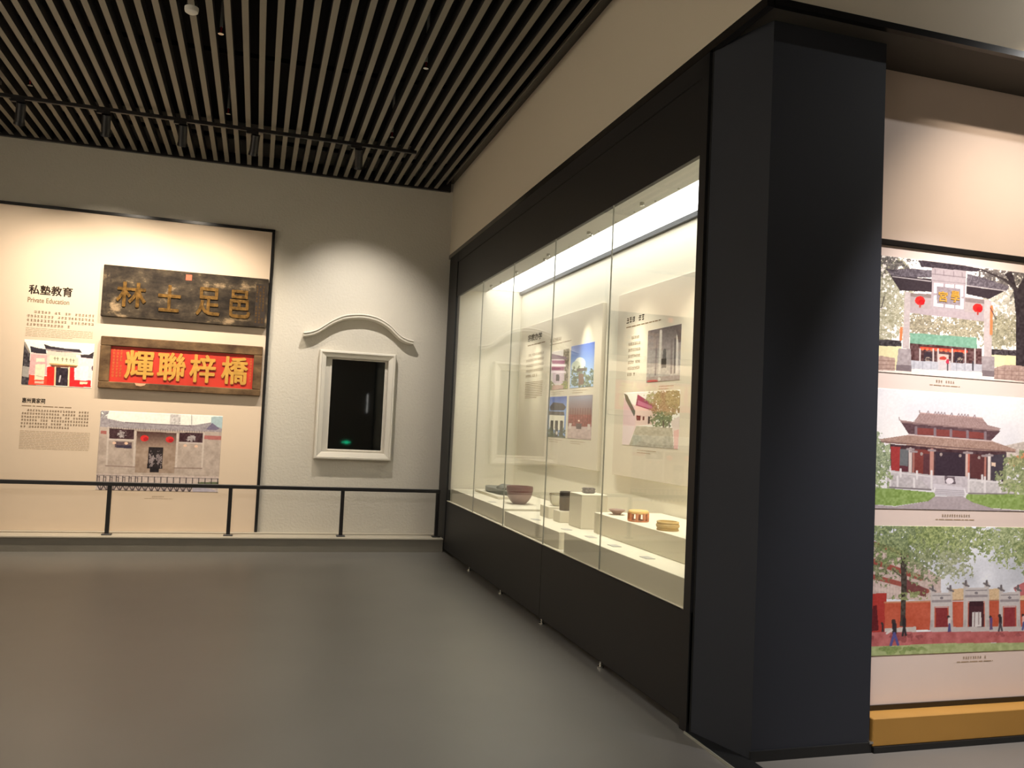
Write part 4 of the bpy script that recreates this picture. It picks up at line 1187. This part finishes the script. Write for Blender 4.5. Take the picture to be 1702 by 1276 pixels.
for q in range(10): pic.line(f((108 + q * 15, 345 + q * 5))[0], f((108 + q * 15, 395 + q * 5))[0], 1.1, (226, 200, 190))
pic.poly(f((255, 335), (360, 385), (355, 425), (250, 400)), (120, 60, 60))
pic.poly(f((40, 410), (160, 405), (160, 600), (40, 610)), (190, 44, 38)); pic.poly(f((90, 470), (110, 465), (120, 590), (85, 595)), (96, 22, 28))
pic.poly(f((150, 455), (400, 450), (845, 440), (1100, 440), (1100, 590), (150, 588)), (210, 78, 50), grain=.03, scale=12)
pic.line(f((150, 452))[0], f((400, 446))[0], 2.6, (214, 130, 90))
for x0, x1 in ((480, 556), (655, 735), (815, 1100)):
    pic.poly(f((x0, 385), (x1, 382), (x1, 440), (x0, 444)), (228, 190, 140), grain=.05, scale=2); pic.line(f((x0, 442))[0], f((x1, 440))[0], 1.6, (170, 96, 60))
pic.poly(f((790, 380), (845, 350), (1000, 360), (1000, 400), (815, 420)), (206, 96, 100))
for cx, w, top, door in ((433, 88, 370, (140, 40, 44)), (606, 104, 345, (70, 34, 42)), (772, 84, 368, (150, 44, 50))):
    for s in (-1, 1):
        pic.line(f((cx + s * w / 2, top + 15))[0], f((cx + s * (w / 2 + 2), 582))[0], 6.6 if w < 100 else 7.6, (200, 192, 190))
        pic.line(f((cx + s * w / 2, top))[0], f((cx + s * w / 2, top + 22))[0], 3.2, (92, 84, 90)); pic.line(f((cx + s * w / 2 - 14, top + 12))[0], f((cx + s * w / 2 + 14, top + 26))[0], 3.0, (104, 96, 100))
        pic.line(f((cx + s * (w / 2 + 4), 545))[0], f((cx + s * (w / 2 + 8), 584))[0], 5, (180, 172, 172))
    pic.poly(f((cx - w / 2, top + 35), (cx + w / 2, top + 33), (cx + w / 2, top + 100), (cx - w / 2, top + 102)), (204, 196, 196))
    pic.line(f((cx - w / 2, top + 48))[0], f((cx + w / 2, top + 46))[0], 1.4, (130, 122, 128)); pic.line(f((cx - w / 2, top + 76))[0], f((cx + w / 2, top + 74))[0], 4, (150, 140, 146))
    pic.ell(*f((cx, top + 60))[0], 3, 2.2, (120, 112, 120))
    pic.poly(f((cx - w / 2 + 15, top + 105), (cx + w / 2 - 15, top + 104), (cx + w / 2 - 13, 578), (cx - w / 2 + 14, 580)), door)
    pic.line(f((cx - w / 2 + 14, top + 106))[0], f((cx + w / 2 - 14, top + 105))[0], 1.6, (214, 190, 190))
pic.poly(f((586, 500), (630, 500), (632, 572), (584, 572)), (226, 220, 220)); pic.line(f((598, 500))[0], f((596, 570))[0], 2.2, (150, 130, 130)); pic.line(f((618, 500))[0], f((618, 560))[0], 2.0, (160, 140, 140)); pic.poly(f((572, 446), (640, 446), (640, 470), (572, 470)), (56, 28, 36))
pic.poly(f((380, 575), (845, 572), (1100, 572), (1100, 598), (380, 602)), (200, 190, 188))
pic.poly(f((150, 582), (305, 572), (308, 602), (150, 614)), (206, 196, 190))
pic.poly(f((40, 600), (1100, 594), (1100, 660), (700, 652), (90, 680), (40, 680)), (198, 92, 92), grain=.06, scale=8)
pic.leaves(*f((240, 630))[0], 50, 8, (150, 60, 64), (170, 76, 76), .6, 9, 63); pic.leaves(*f((770, 610))[0], 26, 5, (160, 70, 74), (176, 80, 80), .6, 9, 64)
pic.poly(f((40, 672), (90, 672), (440, 655), (1100, 650), (1100, 760), (40, 720)), (168, 186, 116), grain=.06, scale=6)
pic.leaves(*f((210, 688))[0], 40, 7, (110, 140, 66), (140, 164, 86), .7, 7, 65)
pic.leaves(*f((140, 260))[0], 30, 36, (70, 84, 50), (150, 160, 106), .66, 4, 66)
pic.poly(f((228, 190), (262, 190), (258, 400), (252, 570), (226, 572), (232, 380)), (62, 54, 48), grain=.08, scale=3)
for a, b, w in (((245, 220), (180, 150), 3), ((250, 180), (330, 110), 3), ((330, 110), (450, 140), 2), ((240, 330), (190, 290), 1.6), ((820, 210), (770, 130), 1.6), ((845, 215), (790, 190), 1.6)):
    pic.line(f(a)[0], f(b)[0], w, (64, 56, 50))
pic.leaves(*f((250, 110))[0], 66, 42, (74, 96, 52), (158, 176, 104), 1.1, 4, 67)
pic.leaves(*f((480, 130))[0], 58, 32, (88, 110, 54), (184, 200, 118), 1.1, 4, 68)
pic.leaves(*f((480, 260))[0], 38, 34, (120, 132, 90), (190, 196, 156), .62, 4, 69)
pic.leaves(*f((340, 260))[0], 32, 36, (84, 100, 62), (160, 170, 120), .66, 4, 70)
pic.leaves(*f((280, 420))[0], 34, 10, (104, 124, 66), (160, 172, 104), .6, 5, 71)
pic.leaves(*f((780, 140))[0], 44, 40, (104, 128, 66), (194, 208, 140), .95, 4, 72)
pic.leaves(*f((960, 180))[0], 50, 60, (96, 118, 62), (176, 190, 120), .75, 7, 73)
def figure(cx, cy, h, top, leg, stride):
    pic.ell(*f((cx - 4, cy - h * .5))[0], h * .025 + .8, h * .03 + .9, (60, 44, 44))
    pic.line(f((cx, cy - h * .38))[0], f((cx, cy - h * .02))[0], h * .055 + 1, top)
    pic.line(f((cx, cy))[0], f((cx - stride, cy + h * .5))[0], h * .03 + .8, leg); pic.line(f((cx, cy))[0], f((cx + stride, cy + h * .48))[0], h * .03 + .8, leg)
figure(198, 606, 116, (44, 38, 46), (76, 74, 150), 18); figure(247, 570, 92, (40, 36, 40), (46, 42, 46), 8); figure(472, 560, 70, (220, 206, 206), (70, 70, 130), 4)
figure(680, 555, 60, (90, 60, 130), (90, 66, 120), 4); figure(726, 556, 74, (44, 38, 44), (70, 66, 76), 8); figure(842, 552, 70, (230, 180, 180), (70, 80, 150), 6); figure(140, 576, 40, (50, 44, 48), (50, 46, 50), 3)
pic.line(f((185, 590))[0], f((160, 606))[0], 3.4, (226, 214, 210))
pic.grain(.025)
pic.build('photo', pq, X0, X1, .445, 1.118, ab, 'photo of a red wall with three stone gates and trees', wash=.55)
for u0, u1, v in ((3.457, 3.66, 1.905), (3.516, 3.78, 1.185), (3.676, 3.92, .425)):
    quads('caption', pq, marks_cjk(u0 + .04, u1 - .03, v, .016, 1, 0, rnd, False, 1) + marks_latin(u0, u1, v - .024, .011, 1, 0, rnd, 1), 'ink_faint', ab)

# mustard plinth below the board
mp_ = thing('mustard_plinth', (4.2, 3.65, 0), 'long mustard yellow box along the foot of the photo board', 'plinth')
obj('box', B((3.05, 5.4, 3.585, 3.85, .03, .168), bevel=.004), 'mustard', mp_)
obj('kick_base', B((3.05, 5.4, 3.575, 3.85, 0, .03)), 'kick_black', mp_)

# ================================================================== TRACK AND SPOTLIGHTS
def spotlight(x, y, zt, target, power, angle, label, col=(1, .86, .66), blend=.75, group='track spotlights', radius=.02):
    t = thing('spotlight', (x, y, zt), label, 'spotlight', group)
    obj('adapter', B((x - .09, x + .03, y - .018, y + .018, zt - .028, zt), bevel=.003), 'black_metal', t)
    piv = Vector((x, y, zt - .09))
    obj('arm', B((x - .028, x - .020, y - .012, y + .012, zt - .10, zt - .02), (x + .020, x + .028, y - .012, y + .012, zt - .10, zt - .02), (x - .028, x + .028, y - .012, y + .012, zt - .034, zt - .024)), 'black_metal', t)
    d = (Vector(target) - piv).normalized()
    a, b = piv - d * .06, piv + d * .12
    h = obj('housing', tube(a, b, .042, 20), 'black_metal', t, smooth=True)
    obj('lens_hood', tube(b, b + d * .03, .046, 20, .05, cap=False), 'black_metal', t)
    add_spot(t, b + d * .035, target, power, angle, blend, col, radius)
    return t

ZT = 4.42
tr = thing('light_track', (-.6, 8.93, ZT), 'black lighting track hung below the battens near the plaster wall', 'track', 'lighting tracks')
obj('rail', B((-4.4, 1.49, 8.912, 8.948, ZT, ZT + .035), bevel=.003), 'black_metal', tr)
for x in (-4.0, -2.4, -.8, 1.3):
    obj('hanger', tube((x, 8.93, ZT + .03), (x, 8.93, ZS + .12), .006, 8), 'black_metal', tr)
WARM = (1.0, .86, .68)
NEUTRAL = (1.0, .97, .93)
spotlight(-2.30, 8.93, ZT, (-2.75, YB, 1.9), WALL_SPOT * .55, 86, 'black track spotlight furthest from the display case', WARM, .95)
spotlight(-1.56, 8.93, ZT, (-1.75, YB, 2.05), WALL_SPOT, 86, 'black track spotlight aimed at the heading and the black plaque', WARM, .95)
spotlight(-.86, 8.93, ZT, (-.95, YB, 2.0), WALL_SPOT * .85, 86, 'black track spotlight aimed between the two plaques', WARM, .95)
spotlight(-.17, 8.93, ZT, (-.45, YB, 1.9), WALL_SPOT * .5, 80, 'black track spotlight aimed at the end of the plaques near the window', WARM, .95)
spotlight(.88, 8.93, ZT, (1.12, YB, 2.1), WINDOW_SPOT, 78, 'black track spotlight above the small dark window', (1.0, .92, .82), 1.0)

# second track in the hall, in front of the alcove and above the visitor
tr2 = thing('light_track', (4.0, 2.4, ZT), 'black lighting track in front of the photo alcove', 'track', 'lighting tracks')
obj('rail', B((2.6, 5.8, 2.382, 2.418, ZT, ZT + .035), bevel=.003), 'black_metal', tr2)
for x in (2.9, 5.5):
    obj('hanger', tube((x, 2.4, ZT + .03), (x, 2.4, 5.0), .006, 8), 'black_metal', tr2)
spotlight(4.05, 2.4, ZT, (4.1, AY, 2.3), ALCOVE_SPOT, 70, 'black track spotlight aimed at the upper alcove photo', (1.0, .82, .62), 1.0, 'alcove spotlights')
spotlight(3.35, 2.4, ZT, (3.75, AY, .55), ALCOVE_SPOT * 2.9, 52, 'black track spotlight aimed at the lower alcove photo', (1.0, .95, .97), 1.0, 'alcove spotlights')
spotlight(5.3, 2.4, ZT, (4.6, 3.47, 3.95), ALCOVE_SPOT * .3, 110, 'added fill spotlight on the alcove track turned up to the cream bulkhead', NEUTRAL, 1.0, 'alcove spotlights')  # flood added to brighten the front of the bulkhead
tr3 = thing('light_track', (-1.5, 1.6, ZT), 'added black track for the fill spotlights across the middle of the hall', 'track', 'lighting tracks')  # unseen track and its spots, added to raise the ambient light
obj('rail', B((-2.2, 1.9, 1.582, 1.618, ZT, ZT + .035), bevel=.003), 'black_metal', tr3)
for x in (-2.0, -.2, 1.6):
    obj('hanger', tube((x, 1.6, ZT + .03), (x, 1.6, ZS + .12), .006, 8), 'black_metal', tr3)
spotlight(-.8, 1.6, ZT, (-.8, 6.0, 0), HALL_FILL, 80, 'added fill spotlight turned to the middle of the floor', NEUTRAL, group='added hall fill spotlights')
spotlight(1.2, 1.6, ZT, (1.0, 3.0, 0), HALL_FILL, 80, 'added fill spotlight turned to the floor by the column', NEUTRAL, group='added hall fill spotlights')
tr4 = thing('light_track', (-2.4, 4.0, ZT), 'added black track for the fill lamps along the plain side wall', 'track', 'lighting tracks')  # unseen track and lamps added; the side wall bounces light onto the bulkhead
obj('rail', B((-2.418, -2.382, -3.5, 8.6, ZT, ZT + .035), bevel=.003), 'black_metal', tr4)
for y in (-3.0, 1.0, 4.5, 8.0):
    obj('hanger', tube((-2.4, y, ZT + .03), (-2.4, y, ZS + .12), .006, 8), 'black_metal', tr4)
for y, lb in ((-1.5, 'added fill lamp at the entrance end of the side track'), (2.2, 'added fill lamp in the middle of the side track'), (5.6, 'added fill lamp at the inner end of the side track')):
    spotlight(-2.4, y, ZT, (-4.6, y, 2.2), BOUNCE_FILL, 110, lb, NEUTRAL, 1.0, 'added fill lamps on the side track')

spotlight(-2.4, -2.6, ZT, (1.0, -4.2, 2.4), REAR_FILL, 110, 'added fill spotlight turned to the entrance wall', NEUTRAL, 1.0, 'added fill lamps on the side track')  # added lamp, lifts the bulkhead front by bounce from the entrance wall

# ceiling fittings between the battens
def sprinkler(x, y, label):
    t = thing('sprinkler', (x, y, ZS), label, 'sprinkler', 'sprinkler heads between the ceiling battens')
    obj('pipe', tube((x, y, ZS + .06), (x, y, 5.0), .012, 10), 'white_plastic', t)
    obj('bulb', tube((x, y, ZS + .015), (x, y, ZS + .06), .008, 10), 'red_bulb', t)
    obj('deflector', lathe([(0, 0), (.022, 0), (.022, .004), (.012, .012), (0, .012)], 14, (x, y, ZS + .004)), 'rivet_steel', t)
for x, y, lb in ((-.4345, 6.88, 'tiny red sprinkler head beside the white smoke detector'), (-.4345, 8.72, 'tiny sprinkler head above the middle of the lighting track'),
                 (1.1905, 6.88, 'tiny sprinkler head near the cream bulkhead, away from the track'), (1.1905, 8.72, 'tiny sprinkler head beside the bulkhead end of the lighting track'),
                 (-2.1845, 8.72, 'tiny sprinkler head above the spotlight furthest from the case')):
    sprinkler(x, y, lb)
sd = thing('smoke_detector', (-.622, 6.50, ZS - .05), 'round white smoke detector hanging at the ceiling battens', 'smoke detector')
c = (-.622, 6.50, ZS - .045)
obj('dome', lathe([(0, 0), (.03, .002), (.046, .012), (.05, .03), (.05, .045), (0, .045)], 28, c), 'white_plastic', sd, smooth=True)
obj('base', lathe([(0, .045), (.036, .045), (.036, .075), (0, .075)], 24, c), 'black_metal', sd, smooth=True)
obj('conduit', tube((c[0], c[1], ZS + .02), (c[0], c[1], 5.0), .012, 10), 'black_metal', sd)

# ================================================================== BEHIND THE VISITOR (seen mirrored in the dark window)
ex = thing('exit_sign', (2.56, -4.19, .78), 'small green lit exit sign low on the entrance wall', 'exit sign')
obj('box', B((2.40, 2.76, -4.2, -4.17, .77, .91), bevel=.004), 'white_plastic', ex)
obj('lit_arrow', B((2.45, 2.70, -4.17, -4.166, .825, .855), (2.54, 2.63, -4.17, -4.165, .80, .88)), 'exit_green', ex)
lt = thing('streak_bar', (3.13, -4.19, 1.72), 'slim glowing bar added on the entrance wall for its mirrored streak', 'glow bar')  # invented glowing bar that makes the pale streak in the dark pane
obj('tube', B((3.122, 3.138, -4.18, -4.164, 1.73, 2.28), bevel=.004), 'streak_white', lt)
obj('back_plate', B((3.10, 3.16, -4.2, -4.18, 1.70, 2.31)), 'black_metal', lt)
